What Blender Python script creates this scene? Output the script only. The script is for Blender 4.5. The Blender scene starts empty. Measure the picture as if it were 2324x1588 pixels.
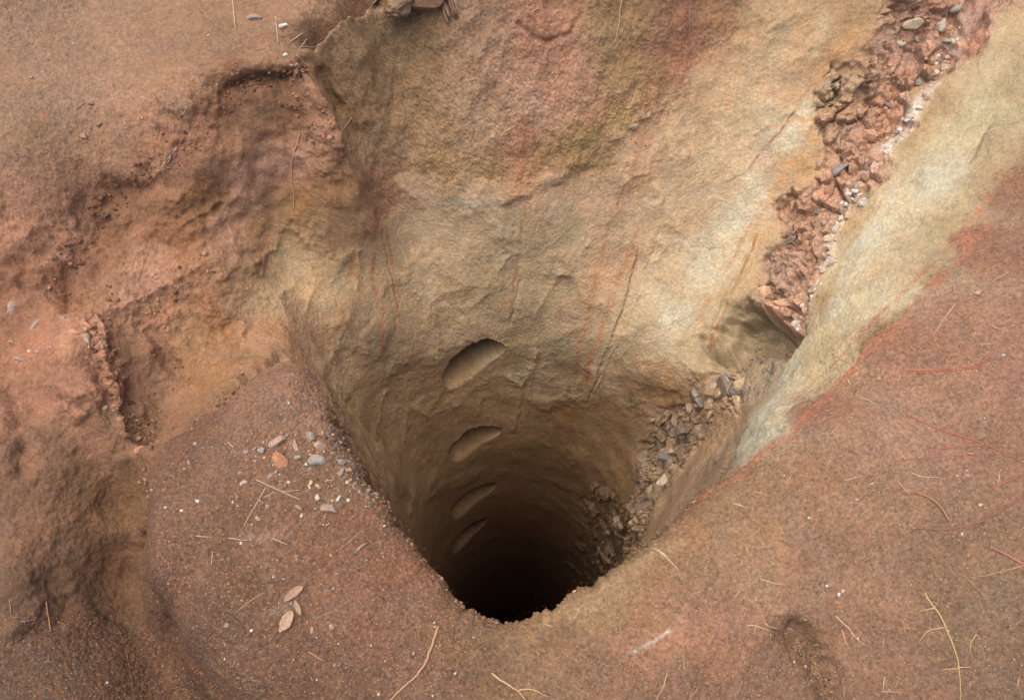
import bpy, math, random
import numpy as np
from concurrent.futures import ThreadPoolExecutor
from mathutils import Vector, Matrix

RES = 1.0          # mesh density factor
SC = bpy.context.scene

# ------------------------------------------------------------------ camera
CAM_Z = 1.8
TILT = math.radians(28.0)
FPX = 1750.0                                    # focal length for a frame 2324 units wide
cam = bpy.data.objects.new("camera", bpy.data.cameras.new("camera"))
SC.collection.objects.link(cam)
cam.location = (0, 0, CAM_Z)
cam.rotation_euler = (TILT, 0, 0)
cam.data.sensor_fit = 'HORIZONTAL'
cam.data.sensor_width = 36.0
cam.data.lens = 36.0 * FPX / 2324.0
cam.data.clip_start = 0.02
cam.data.clip_end = 500
SC.camera = cam

# ------------------------------------------------------------------ light: overcast day
SUN_EL, SUN_AZ = math.radians(78), math.radians(-80)   # azimuth from +Y towards +X
world = bpy.data.worlds.new("World")
SC.world = world
world.use_nodes = True
wn = world.node_tree.nodes
sky = wn.new("ShaderNodeTexSky")
sky.sky_type = 'NISHITA'
sky.sun_disc = False
sky.sun_elevation = SUN_EL
sky.sun_rotation = SUN_AZ
sky.air_density = 1.0
sky.dust_density = 3.0
sky.ozone_density = 0.3
world.node_tree.links.new(sky.outputs[0], wn["Background"].inputs[0])
wn["Background"].inputs[1].default_value = 0.12
sun = bpy.data.objects.new("sun", bpy.data.lights.new("sun", 'SUN'))
SC.collection.objects.link(sun)
sun.data.energy = 2.4
sun.data.angle = math.radians(75)
sun.data.color = (1.0, 0.965, 0.91)
sd = Vector((math.sin(SUN_AZ) * math.cos(SUN_EL), math.cos(SUN_AZ) * math.cos(SUN_EL), math.sin(SUN_EL)))
sun.rotation_euler = sd.to_track_quat('Z', 'Y').to_euler()
sun.location = sd * 10
SC.view_settings.view_transform = 'Standard'
SC.view_settings.look = 'None'
SC.view_settings.gamma = 1.0
SC.view_settings.use_curve_mapping = False
SC.view_settings.exposure = 0.85
SC.cycles.diffuse_bounces = 8
SC.cycles.max_bounces = 12
ALB = 0.72                                      # seen tone -> base colour

# ------------------------------------------------------------------ numeric helpers
POOL = ThreadPoolExecutor(4)
F32 = np.float32

def par(fn, n, chunk=60000):
    outs = list(POOL.map(lambda a: fn(slice(a, min(a + chunk, n))), range(0, n, chunk)))
    return np.concatenate(outs)

_rs = np.random.RandomState(7)
_perm = np.concatenate([_rs.permutation(256)] * 3).astype(np.int32)
_g = _rs.normal(size=(256, 3)); _g /= np.linalg.norm(_g, axis=1)[:, None]
_g = _g.astype(F32)

def _pn(P):
    i = np.floor(P).astype(np.int32)
    f = (P - i).astype(F32)
    i &= 255
    u = f * f * f * (f * (f * 6 - 15) + 10)
    out = 0
    for dx in (0, 1):
        wx = u[:, 0] if dx else 1 - u[:, 0]
        a = _perm[i[:, 0] + dx]
        for dy in (0, 1):
            wy = u[:, 1] if dy else 1 - u[:, 1]
            b = _perm[a + i[:, 1] + dy]
            for dz in (0, 1):
                wz = u[:, 2] if dz else 1 - u[:, 2]
                g = _g[_perm[b + i[:, 2] + dz] & 255]
                d = g[:, 0] * (f[:, 0] - dx) + g[:, 1] * (f[:, 1] - dy) + g[:, 2] * (f[:, 2] - dz)
                out = out + wx * wy * wz * d
    return (out * 1.5).astype(F32)

def noise(P, freq, seed=0.0):
    fr = np.asarray(freq, F32)
    return par(lambda s: _pn(P[s] * fr + F32(seed * 17.31)), len(P))

def fbm(P, freq, octs, seed=0.0, gain=0.5):
    a, o = 1.0, 0
    for k in range(octs):
        o = o + a * noise(P, np.asarray(freq, F32) * (2.03 ** k), seed + k * 1.7)
        a *= gain
    return o

def _vor(P):
    i = np.floor(P).astype(np.int32)
    best = np.full(len(P), 9.0, F32); sec = best.copy(); cid = np.zeros(len(P), np.int32)
    for dx in (-1, 0, 1):
        for dy in (-1, 0, 1):
            for dz in (-1, 0, 1):
                c = i + np.array([dx, dy, dz], np.int32)
                h = _perm[_perm[_perm[c[:, 0] & 255] + (c[:, 1] & 255)] + (c[:, 2] & 255)]
                q = c + 0.5 + 0.42 * _g[h] / 0.75
                d = np.sqrt(((q - P) ** 2).sum(1)).astype(F32)
                m = d < best
                sec = np.where(m, best, np.minimum(sec, d))
                cid = np.where(m, h, cid)
                best = np.where(m, d, best)
    return np.stack([best, sec, cid.astype(F32)], 1)

def voronoi(P, freq):
    return par(lambda s: _vor(P[s] * np.asarray(freq, F32)), len(P), 20000)

def sstep(a, b, x):
    t = np.clip((x - a) / (b - a), 0, 1)
    return t * t * (3 - 2 * t)

def lin(c):
    c = np.asarray(c, float) / 255.0
    return np.where(c <= 0.04045, c / 12.92, ((c + 0.055) / 1.055) ** 2.4)

CA, SA = math.cos(TILT), math.sin(TILT)

def unproj(px, py, z):
    """the place at height z that the photograph shows at (px, py), frame 2324 x 1588"""
    u, v = (px - 1162) / FPX, (794 - py) / FPX
    t = (CAM_Z - z) / (CA - v * SA)
    return (u * t, (SA + v * CA) * t, z)

def project(P):
    x, y, z = P[..., 0], P[..., 1], P[..., 2] - CAM_Z
    dep = y * SA - z * CA
    up = y * CA + z * SA
    dep = np.maximum(dep, 1e-3)
    return 1162 + FPX * x / dep, 794 - FPX * up / dep, dep

# ------------------------------------------------------------------ the lie of the land: surveyed heights
RIM = [(1150,1408,0),(1260,1372,0),(1340,1314,0),(1430,1254,0),(1510,1196,-.005),(1580,1128,-.015),(1640,1076,-.03),
       (1690,1000,-.10),(1692,910,-.28),(1620,862,-.42),(1500,838,-.54),(1350,800,-.60),(1200,772,-.60),(1060,772,-.58),
       (900,800,-.52),(790,835,-.42),(735,850,-.20),(748,900,-.02),(800,1035,0),(880,1140,0),(960,1262,0),(1040,1362,0),(1100,1398,0)]
HGT = [
 # back wall
 (1200,620,-.43),(1200,470,-.22),(1200,300,-.03),(1200,150,.12),(1200,0,.26),(1050,640,-.44),(1000,450,-.21),(1000,300,-.03),(1000,150,.13),(1000,0,.28),
 (1400,620,-.43),(1400,450,-.23),(1400,250,0),(1400,50,.2),(1300,700,-.52),(1500,740,-.50),(1600,650,-.43),(1600,450,-.26),(1600,250,-.05),(1600,50,.14),
 (1750,500,-.29),(1800,300,-.11),(1850,100,.07),(2000,50,.11),(920,620,-.38),(900,700,-.44),(800,600,-.28),(800,700,-.33),(850,250,.055),(860,130,.15),(880,30,.27),
 (840,380,-.07),(860,480,-.19),
 # trench floor, seam and pale flank
 (2160,100,.07),(2000,300,-.08),(1860,500,-.21),(1790,650,-.29),(1700,760,-.42),(1640,820,-.44),(1760,860,-.25),(1900,650,-.12),(2000,450,-.07),(2150,300,.01),(2250,150,.09),(2324,0,.17),
 (1830,800,-.13),(1760,920,-.09),
 # earth beyond the shaft's lip
 (1700,1045,-.01),(1780,972,.015),(1960,832,.04),(2090,652,.065),(2240,492,.10),(2350,330,.14),
 (1400,1588,.03),(1500,1480,.03),(1420,1380,.02),(1700,1300,.035),(2000,1200,.06),(2324,1588,.03),(2324,1200,.08),(2324,900,.12),(2000,900,.065),(1800,1400,.04),(2324,600,.15),(2100,1500,.03),(1700,1560,.0),
 (1900,1588,0),(2500,400,.18),(2600,1000,.15),(1162,1700,.02),(1600,1750,.0),(2200,1800,.02),
 # sandy mound
 (640,835,.005),(690,830,-.01),(600,870,.01),(520,940,.01),(480,985,.01),(620,1000,.035),(600,1200,.05),(700,1300,.04),(900,1400,.02),(800,1520,.035),(500,1200,.045),(430,1300,.02),(600,1450,.05),
 (380,1050,-.01),(352,1150,.0),(347,1300,.0),(432,1440,.005),(532,1560,.01),(700,1600,.03),(1000,1500,.02),(420,1100,.01),
 # gully left of the mound
 (292,1150,-.19),(285,1300,-.26),(388,1480,-.25),(470,1588,-.24),(540,1700,-.2),(325,1400,-.25),
 # low earth in the left corner
 (150,1450,-.13),(0,1588,-.11),(230,1560,-.15),(-150,1500,-.08),(100,1800,-.12),
 # left clay bank
 (0,700,.03),(100,740,.04),(200,770,.03),(245,880,.0),(280,965,-.04),(100,900,-.01),(200,1000,-.05),(150,1100,-.06),(40,1200,-.04),(100,1300,-.08),(0,1000,.03),(230,1180,-.14),
 (300,500,.03),(250,600,.02),(350,620,-.02),(400,720,-.08),(450,560,.0),(500,450,.03),(340,860,-.12),(430,810,-.13),(320,960,-.10),(300,900,-.09),(180,640,.02),(520,700,-.12),(480,880,-.10),(-200,800,.1),(-200,1200,.05),
 (600,330,.09),(560,400,.06),(620,480,-.07),(640,620,-.20),(560,760,-.18),(650,770,-.19),(690,740,-.26),(720,620,-.24),(700,480,-.09),(540,600,-.08),
 # ridge of the left block
 (700,160,.25),(730,230,.19),(755,290,.13),(785,350,.07),(800,420,-.02),(752,210,.125),(778,272,.065),(803,330,.015),(650,250,.16),(700,330,.08),
 # plateau
 (380,380,.14),(300,400,.13),(200,430,.12),(150,500,.10),(0,590,.10),(-250,300,.28),
 
 # up and beyond the frame
 (1100,-150,.42),(1500,-150,.38),(1900,-150,.3),(2300,-150,.3),(2500,100,.25),
]
HGT_W = [(0,2.75,.58),(.8,2.7,.55),(-.8,2.5,.5),(1.6,2.7,.5),(2.2,2.4,.42),(-1.6,2.2,.48),(-1.9,1.2,.38),(-1.8,.4,.2),(2.2,1.6,.35),(2.0,.8,.22),(1.8,.2,.12),(.5,-.4,0),(-.6,-.4,-.05),(-1.4,-.3,0)]

# the ledge at the upper left is one gently tilted plane; its edge breaks down to the walls
LED = (0.0, -0.02, 0.145)                        # z = a + b x + c y
def on_ledge(px, py, drop=0.0):
    u, v = (px - 1162) / FPX, (794 - py) / FPX
    dx, dy, dz = u, SA + v * CA, -CA + v * SA
    t = (LED[0] - drop - CAM_Z) / (dz - LED[1] * dx - LED[2] * dy)
    return (dx * t, dy * t, CAM_Z + dz * t)
LEDGE_PTS = [on_ledge(*p) for p in [(850,5),(790,48),(720,98),(660,126),(600,160),(558,184),(500,215),(432,252),(700,60),(770,15),(640,80),(690,20),(560,120),(560,60),(620,30),(400,100),(100,100),(250,230),(100,350),(500,-200),(850,-80),(0,-200),(-250,100),(700,-60)]]
_edge = [(856,0),(835,18),(812,34),(790,48),(766,66),(744,82),(722,97),(700,110)]
LEDGE_PTS += [on_ledge(*p) for p in _edge] + [on_ledge(x + 12, y + 24, .055) for x, y in _edge] + [on_ledge(x + 34, y + 46, .115) for x, y in _edge]
ctrl = np.array(LEDGE_PTS + [unproj(*p) for p in HGT] + HGT_W + [unproj(*p) for p in RIM])
def _U(d2):
    return 0.5 * d2 * np.log(np.maximum(d2, 1e-9))
_n = len(ctrl)
_d2 = ((ctrl[:, None, :2] - ctrl[None, :, :2]) ** 2).sum(2)
_A = np.zeros((_n + 3, _n + 3)); _A[:_n, :_n] = _U(_d2) + np.eye(_n) * 1e-4
_A[:_n, _n] = 1; _A[:_n, _n+1:] = ctrl[:, :2]; _A[_n:, :_n] = _A[:_n, _n:].T
_w = np.linalg.solve(_A, np.concatenate([ctrl[:, 2], [0, 0, 0]]))
def height(xy):
    def f(s):
        q = xy[s].astype(float)
        d2 = ((q[:, None, :] - ctrl[None, :, :2]) ** 2).sum(2)
        return _U(d2) @ _w[:_n] + _w[_n] + q @ _w[_n+1:]
    return par(f, len(xy), 8000)

# ------------------------------------------------------------------ the grid round the shaft's axis
AX = np.array([0.03, 0.82]); R0 = 0.45
NT, NR, NS, NF = int(2300 * RES), int(600 * RES), int(400 * RES), 40
th = np.arange(NT) / NT * 2 * math.pi
rp = np.array([unproj(*p) for p in RIM])[:, :2] - AX
ra, rr = np.arctan2(rp[:, 1], rp[:, 0]) % (2 * math.pi), np.hypot(rp[:, 0], rp[:, 1])
o = np.argsort(ra); ra, rr = ra[o], rr[o]
Rr = np.interp(th, np.concatenate([ra - 2*math.pi, ra, ra + 2*math.pi]), np.tile(rr, 3))
k = max(3, int(NT * 0.008)) | 1
ker = np.hanning(k + 2)[1:-1]; ker /= ker.sum()
Rr = np.convolve(np.concatenate([Rr[-k:], Rr, Rr[:k]]), ker, 'same')[k:-k]
_c = np.stack([np.cos(th), np.sin(th), 0 * th], 1).astype(F32)
_front = sstep(0.25, -0.15, np.sin(th))
Rr = Rr + (0.010 * fbm(_c, 7.0, 2, 3) + 0.008 * fbm(_c, 22.0, 3, 4, .7)) * _front
dirs = np.stack([np.cos(th), np.sin(th)], 1)
rad = np.linspace(0.3, 3.2, 146)
Rd = np.zeros(NT)
for q in rad:
    P = np.concatenate([AX + dirs * q, np.full((NT, 1), 0.12)], 1)
    a, b, _ = project(P)
    Rd = np.where((a > -140) & (a < 2464) & (b > -220) & (b < 1720), q, Rd)
Rd = np.maximum(Rd, Rr + 0.25)
k2 = max(3, int(NT * 0.02)) | 1
ker2 = np.ones(k2) / k2
Rd = np.convolve(np.concatenate([Rd[-k2:], Rd, Rd[:k2]]), ker2, 'same')[k2:-k2]
rim_xy = AX + dirs * Rr[:, None]
rim_z = height(rim_xy)
near = sstep(-0.3, -0.08, rim_z)                 # 1 where the lip is a clean edge at ground level
RHO = 0.16 - 0.12 * near
X = np.zeros((NS + NR + NF, NT, 3))
# shaft rows, bottom first
zs = 9.0 * np.linspace(1, 0, NS) ** 2.0
for j in range(NS):
    d = zs[j]
    m = sstep(-0.25, 1.0, d) if d > 0 else 0.0
    m = (m - sstep(-0.25, 1.0, 0.0)) / (1 - sstep(-0.25, 1.0, 0.0)) if d > 0 else 0.0
    r = Rr + ((R0 - 0.05 * sstep(0.6, 2.5, d) * np.clip(np.sin(th), 0, 1)) * (1 + 0.02 * np.sin(3 * th + d)) - Rr) * m
    if j < 6:
        r = r * (0.02 + 0.98 * j / 6.0)
    X[j, :, :2] = AX + dirs * r[:, None]
    X[j, :, 2] = rim_z - RHO - d + (np.mean(rim_z) - rim_z) * sstep(0.8, 3.0, d)
t = (np.arange(NR) / (NR - 1.0)) ** 1.25
rg = Rr[None] + (Rd - Rr)[None] * t[:, None]
XY = AX + dirs[None] * rg[:, :, None]
Z = height(XY.reshape(-1, 2)).reshape(NR, NT)
s_ = np.minimum(rg - Rr[None], RHO[None])
Z -= RHO[None] - np.sqrt(np.maximum(RHO[None] ** 2 - (RHO[None] - s_) ** 2, 0))
X[NS:NS+NR, :, :2] = XY; X[NS:NS+NR, :, 2] = Z
for j in range(NF):
    q = ((j + 1.0) / NF) ** 2.2
    r = Rd + q * 30.0
    xy = AX + dirs * r[:, None]
    zz = height(xy)
    b = sstep(0.0, 1.2, r - Rd)
    X[NS+NR+j, :, :2] = xy
    X[NS+NR+j, :, 2] = zz * (1 - b) + b * np.clip(0.12 + 0.14 * xy[:, 1], -0.1, 0.9)
ROWS = NS + NR + NF

def normals(X):
    du = np.roll(X, -1, 1) - np.roll(X, 1, 1)
    dv = np.empty_like(X)
    dv[1:-1] = X[2:] - X[:-2]; dv[0] = X[1] - X[0]; dv[-1] = X[-1] - X[-2]
    n = np.cross(dv, du)
    n /= np.maximum(np.linalg.norm(n, axis=2, keepdims=True), 1e-12)
    return -n if n[NS + NR // 2, :, 2].mean() < 0 else n

NRM = normals(X)
P0 = X.reshape(-1, 3).astype(F32)

class Finder:
    """which surface point the photograph shows at a given place"""
    CELL = 3.0
    def __init__(self, X, N):
        P = X.reshape(-1, 3); N = N.reshape(-1, 3)
        a, b, d = project(P)
        v = np.array([0, 0, CAM_Z]) - P
        ok = ((v * N).sum(1) > 0) & (a > -200) & (a < 2524) & (b > -300) & (b < 1800)
        idx = np.nonzero(ok)[0]
        idx = idx[np.argsort(-d[idx])]
        self.W, self.H = int(2724 / self.CELL) + 2, int(2100 / self.CELL) + 2
        self.buf = np.full(self.W * self.H, -1, np.int64)
        ci = ((a[idx] + 200) / self.CELL).astype(int); cj = ((b[idx] + 300) / self.CELL).astype(int)
        self.buf[cj * self.W + ci] = idx
        self.buf = self.buf.reshape(self.H, self.W)
        self.a, self.b, self.d, self.P, self.N = a, b, d, P, N
    def idx(self, px, py):
        ci, cj = int((px + 200) / self.CELL), int((py + 300) / self.CELL)
        for r in (1, 2, 4, 8, 16, 40):
            w = self.buf[max(0, cj-r):cj+r+1, max(0, ci-r):ci+r+1].ravel()
            w = w[w >= 0]
            if len(w):
                q = (self.a[w] - px) ** 2 + (self.b[w] - py) ** 2
                return int(w[np.argmin(q)])
        return 0
    def at(self, px, py):
        return self.P[self.idx(px, py)]
    def line(self, pts, step=12.0):
        out = []
        for (x0, y0), (x1, y1) in zip(pts[:-1], pts[1:]):
            n = max(1, int(math.hypot(x1 - x0, y1 - y0) / step))
            for i in range(n):
                out.append(self.at(x0 + (x1-x0) * i / n, y0 + (y1-y0) * i / n))
        out.append(self.at(*pts[-1]))
        return np.array(out)

F0 = Finder(X, NRM)
APX, APY, ADEP = F0.a, F0.b, F0.d

def near_line(pts, wpx, warp=None):
    """vertices within 3 widths of a surveyed line on the surface: (indices, distance / width, position along 0..1)"""
    L = F0.line(pts)
    dep = np.array([np.hypot(np.hypot(p[0], p[1]), p[2] - CAM_Z) for p in L])
    w = wpx * dep.mean() / FPX
    xs, ys = [p[0] for p in pts], [p[1] for p in pts]
    m = 3 * wpx + 30
    c = np.nonzero((APX > min(xs) - m) & (APX < max(xs) + m) & (APY > min(ys) - m) & (APY < max(ys) + m))[0]
    Q = P0[c] if warp is None else P0[c] + warp[c] * F32(w)
    best = np.full(len(c), 1e9); pos = np.zeros(len(c))
    n = len(L) - 1
    if n == 0:
        return c, np.sqrt(((Q - L[0]) ** 2).sum(1)) / w, pos
    for i in range(n):
        a, b = L[i], L[i+1]
        ab = b - a
        tt = np.clip(((Q - a) @ ab) / max(ab @ ab, 1e-12), 0, 1)
        d = ((Q - a - tt[:, None] * ab) ** 2).sum(1)
        mm = d < best
        best = np.where(mm, d, best); pos = np.where(mm, (i + tt) / n, pos)
    d = np.sqrt(best) / w
    k = d < 3
    return c[k], d[k], pos[k]

# ------------------------------------------------------------------ tones (some with shade in them) and kinds of earth (p plateau, b clay bank, w sandstone wall, g gritty earth, m mound, v seam)
ANCH = [
 (60,60,148,113,90,'p'),(250,60,156,118,92,'p'),(500,80,150,112,84,'p'),(720,60,158,118,92,'p'),(200,220,158,120,96,'p'),(60,300,150,116,90,'p'),(400,200,164,122,94,'p'),
 (600,130,156,114,86,'p'),(250,330,168,124,96,'p'),(80,430,166,120,94,'p'),(330,370,172,122,94,'p'),(-150,200,140,108,84,'p'),(20,540,168,116,90,'b'),(800,0,158,116,92,'p'),(150,480,170,120,94,'p'),
 (560,210,120,80,54,'b'),(640,190,112,76,50,'b'),(480,280,150,102,74,'b'),(620,270,156,112,84,'b'),(720,270,160,114,88,'b'),(560,330,156,112,82,'b'),(640,360,172,126,104,'b'),(560,420,168,122,100,'b'),(420,330,150,104,78,'b'),  # first two: shade under the ledge put into the tone
 (460,460,138,94,62,'b'),(400,540,146,96,64,'b'),(520,520,172,126,100,'b'),(350,620,170,122,98,'b'),(250,520,132,90,62,'b'),(180,560,138,94,68,'b'),(300,440,134,92,64,'b'),(100,560,160,110,84,'b'),  # hollow tones carry the shade below the ledge edge
 (60,660,148,100,74,'b'),(100,790,160,108,82,'b'),(200,760,178,126,98,'b'),(40,900,156,108,84,'b'),(160,900,156,108,84,'b'),(280,700,158,112,86,'b'),(240,840,152,104,78,'b'),(100,1010,140,100,76,'b'),(220,1000,146,102,76,'b'),
 (320,800,152,108,82,'b'),(380,700,160,110,80,'b'),(360,900,150,108,80,'b'),(440,760,162,118,80,'b'),(470,850,152,108,70,'b'),(320,980,136,98,72,'b'),(200,1100,128,90,62,'b'),(60,1180,138,98,74,'b'),(150,1260,124,88,66,'b'),
 (300,1100,120,84,56,'b'),(60,1350,118,86,66,'b'),(250,1250,118,80,56,'b'),(290,1350,112,78,54,'b'),  # gully tones here hold its shade
 (150,1450,124,88,68,'m'),(60,1540,118,88,70,'m'),(300,1530,128,90,68,'m'),(450,1540,112,76,54,'m'),(380,1430,106,72,52,'m'),  # last two have the gully's shade in the tone
 (640,860,166,124,102,'m'),(560,950,162,120,98,'m'),(680,930,164,124,102,'m'),(500,1030,148,108,86,'m'),(620,1080,148,110,88,'m'),(400,1120,142,104,82,'m'),(500,1200,140,102,78,'m'),(650,1200,148,106,82,'m'),
 (400,1280,138,98,78,'m'),(560,1330,132,96,72,'m'),(700,1350,146,106,82,'m'),(800,1250,154,108,84,'m'),(480,1420,126,92,72,'m'),(650,1480,132,94,74,'m'),(850,1400,150,106,84,'m'),(620,1560,124,90,70,'m'),(800,1540,132,96,76,'m'),(950,1500,148,108,86,'m'),
 (780,1080,140,108,84,'m'),(860,1180,148,104,78,'m'),(1000,1390,148,108,82,'m'),(1100,1430,150,114,84,'m'),(420,1010,140,100,78,'m'),(1000,1560,142,106,84,'m'),(910,1260,150,104,78,'m'),
 (1200,1430,160,122,88,'g'),(1300,1380,170,132,94,'g'),(1420,1300,172,136,98,'g'),(1560,1200,168,128,94,'g'),(1700,1100,170,130,98,'g'),(1300,1500,164,124,94,'g'),(1500,1400,172,128,96,'g'),(1700,1250,176,136,104,'g'),
 (1900,1100,178,134,104,'g'),(2100,1000,180,136,112,'g'),(1850,920,176,126,100,'g'),(2050,780,178,128,104,'g'),(2250,560,168,122,98,'g'),(2250,800,178,130,108,'g'),(2250,1050,166,124,100,'g'),(2300,420,164,120,96,'g'),
 (1900,1300,172,130,104,'g'),(2150,1250,156,120,94,'g'),(1650,1430,170,124,98,'g'),(1900,1480,164,122,96,'g'),(2200,1450,152,118,92,'g'),(2300,1560,144,110,88,'g'),(1400,1570,158,118,92,'g'),(1600,1560,158,116,92,'g'),(1800,1560,150,112,88,'g'),
 (1830,1480,148,112,86,'g'),(2050,1560,156,116,92,'g'),(1450,1480,168,122,96,'g'),
 (850,80,154,120,90,'e'),(820,150,146,112,80,'e'),(900,180,150,116,84,'e'),(800,250,150,114,80,'e'),(950,100,142,110,80,'e'),(1050,60,150,114,90,'e'),(880,280,152,118,84,'e'),(980,250,152,118,86,'e'),(830,350,154,118,88,'e'),
 (1100,150,166,126,102,'e'),(1050,230,166,130,104,'e'),(1080,310,168,132,106,'e'),(950,330,160,124,94,'e'),(1230,80,170,118,94,'e'),(1280,190,174,124,102,'e'),(1200,260,172,130,108,'e'),(1340,250,164,120,92,'e'),(1400,120,146,112,78,'e'),
 (1420,60,144,112,76,'e'),(1400,280,156,122,82,'e'),(1480,80,152,108,80,'e'),(1560,90,156,104,80,'e'),(1620,60,152,112,80,'e'),(1540,160,166,112,88,'e'),(1470,190,158,122,84,'e'),(1500,260,172,130,96,'e'),
 (880,350,156,118,90,'e'),(870,430,160,112,84,'e'),(1000,370,158,122,80,'e'),(1100,370,152,118,78,'e'),(1240,340,152,114,76,'e'),(1330,330,152,120,76,'e'),(1180,330,162,116,88,'e'),(1200,390,164,118,88,'e'),(760,340,158,112,84,'b'),(740,430,156,112,74,'b'),
 (680,480,150,108,66,'b'),(600,560,160,116,80,'b'),(500,640,164,116,84,'b'),(760,500,164,122,80,'w'),
 (950,420,184,148,108,'w'),(1080,430,186,152,114,'w'),(1250,420,182,146,108,'w'),(1000,520,182,154,116,'w'),(1150,540,174,150,112,'w'),(1280,540,172,148,110,'w'),(880,560,176,144,102,'w'),(640,580,184,154,106,'w'),(600,680,184,152,106,'w'),
 (660,660,186,152,104,'w'),(760,640,178,148,102,'w'),(560,660,174,134,92,'w'),(950,640,172,144,104,'w'),(1100,660,166,140,100,'w'),(1250,660,166,140,102,'w'),(800,740,168,136,96,'w'),(620,760,164,116,76,'w'),(700,740,162,122,84,'w'),
 (900,760,164,134,96,'w'),(1050,740,166,138,100,'w'),(1200,730,158,134,98,'w'),(780,880,168,136,92,'w'),(1350,480,192,154,116,'w'),(1420,380,192,152,114,'w'),(1480,320,196,156,116,'w'),(1400,600,188,150,112,'w'),(1330,700,176,144,106,'w'),
 (1450,500,190,160,120,'w'),(1550,300,198,162,118,'w'),(1600,200,192,152,106,'w'),(1700,80,184,146,98,'w'),(1800,40,186,150,104,'w'),(1780,160,194,158,114,'w'),(1650,380,200,168,128,'w'),(1550,480,192,160,120,'w'),(1500,650,188,162,122,'w'),
 (1700,450,200,180,146,'w'),(1780,290,198,178,142,'w'),(1620,600,196,180,148,'w'),(1660,540,202,184,150,'w'),(1540,720,192,180,152,'w'),(1480,740,184,160,124,'w'),(1700,620,182,156,112,'w'),(1620,720,180,156,116,'w'),(1740,540,188,158,112,'w'),
 (1820,200,190,150,102,'w'),(1880,110,188,142,88,'w'),(1900,60,180,142,94,'w'),(1820,380,186,150,104,'w'),(1680,720,160,140,104,'w'),(1600,790,172,150,112,'w'),(1420,800,168,144,106,'w'),(1300,800,158,136,102,'w'),
 (2220,180,178,156,116,'w'),(2300,100,174,150,108,'w'),(2120,230,168,140,94,'w'),(2060,330,174,150,104,'w'),(2150,330,184,170,132,'w'),(2250,260,178,164,122,'w'),(2080,440,190,176,140,'w'),(2160,400,188,180,150,'w'),(1990,520,196,184,150,'w'),
 (2120,520,172,150,108,'w'),(1930,600,194,180,144,'w'),(1860,740,190,172,130,'w'),(1940,700,190,176,136,'w'),(1800,850,188,176,140,'w'),(1740,950,184,176,146,'w'),(1960,500,184,154,108,'w'),(1900,660,184,154,106,'w'),(2300,200,164,144,104,'w'),(1840,830,186,166,120,'w'),
 (1700,1000,176,168,138,'w'),(2230,400,166,140,100,'w'),
 (2150,40,166,116,90,'v'),(2080,120,168,120,92,'v'),(2000,200,160,116,86,'v'),(2020,260,176,120,88,'v'),(1950,320,166,118,90,'v'),(1920,400,178,126,96,'v'),(1880,440,186,132,98,'v'),(1830,500,170,124,94,'v'),(1820,570,176,130,104,'v'),(1780,620,178,134,106,'v'),
 (1800,690,196,146,112,'v'),(2200,60,176,122,100,'v'),(1750,620,150,112,86,'v'),(1900,230,170,132,92,'v'),(1900,310,166,128,90,'v'),
 (1650,880,164,134,106,'v'),(1700,850,150,128,108,'e'),(1745,800,132,116,104,'e'),(1555,960,160,130,100,'v'),(1640,960,172,138,108,'e'),(1600,920,162,130,100,'e'),(1530,1000,160,132,102,'v'),(1650,1040,150,118,88,'w'),(1500,1060,164,140,108,'v'),(1450,1150,160,136,106,'v'),(1400,1220,146,122,94,'v'),(1338,1290,136,112,88,'v'),(1560,1080,140,112,82,'w'),(1480,1200,140,112,80,'w'),
 # the shaft: tan above, browner below with the shaft's shade left in the tones
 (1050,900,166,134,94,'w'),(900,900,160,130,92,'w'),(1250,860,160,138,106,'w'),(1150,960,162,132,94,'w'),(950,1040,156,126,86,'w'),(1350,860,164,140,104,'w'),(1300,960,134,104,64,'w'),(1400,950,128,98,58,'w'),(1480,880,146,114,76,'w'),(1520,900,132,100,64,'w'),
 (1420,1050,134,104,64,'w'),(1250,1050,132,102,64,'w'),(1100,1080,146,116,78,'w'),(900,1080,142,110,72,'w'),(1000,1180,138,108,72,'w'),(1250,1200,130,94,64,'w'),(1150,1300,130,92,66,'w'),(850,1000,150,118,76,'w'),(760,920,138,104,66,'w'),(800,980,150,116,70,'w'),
]
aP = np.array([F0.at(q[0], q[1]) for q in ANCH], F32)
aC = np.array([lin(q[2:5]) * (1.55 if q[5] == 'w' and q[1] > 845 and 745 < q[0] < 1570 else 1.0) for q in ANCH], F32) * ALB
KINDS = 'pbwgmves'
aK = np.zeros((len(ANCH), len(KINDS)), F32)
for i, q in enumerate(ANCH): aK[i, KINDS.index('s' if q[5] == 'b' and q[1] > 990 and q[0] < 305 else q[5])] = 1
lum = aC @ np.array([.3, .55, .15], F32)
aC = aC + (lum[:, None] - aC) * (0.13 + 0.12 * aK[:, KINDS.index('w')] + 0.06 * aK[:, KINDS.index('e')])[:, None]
hueK = {'p': (.97, .93, .80), 'b': (1.07, 1.02, .87), 's': (.95, .91, .76), 'm': (.78, .71, .575), 'g': (.75, .69, .57), 'e': (1.2, 1.12, .89), 'w': (1.09, 1.00, .865), 'v': (1.28, 1.25, 1.15)}
aC = aC * np.array([hueK[KINDS[int(np.argmax(k_))]] for k_ in aK], F32)
aV = np.concatenate([aC, aK], 1)
WARP = np.stack([fbm(P0, 6.0, 4, s, 0.6) for s in (1, 2, 3)], 1)
PW = P0 + WARP * F32(0.045)

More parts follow.
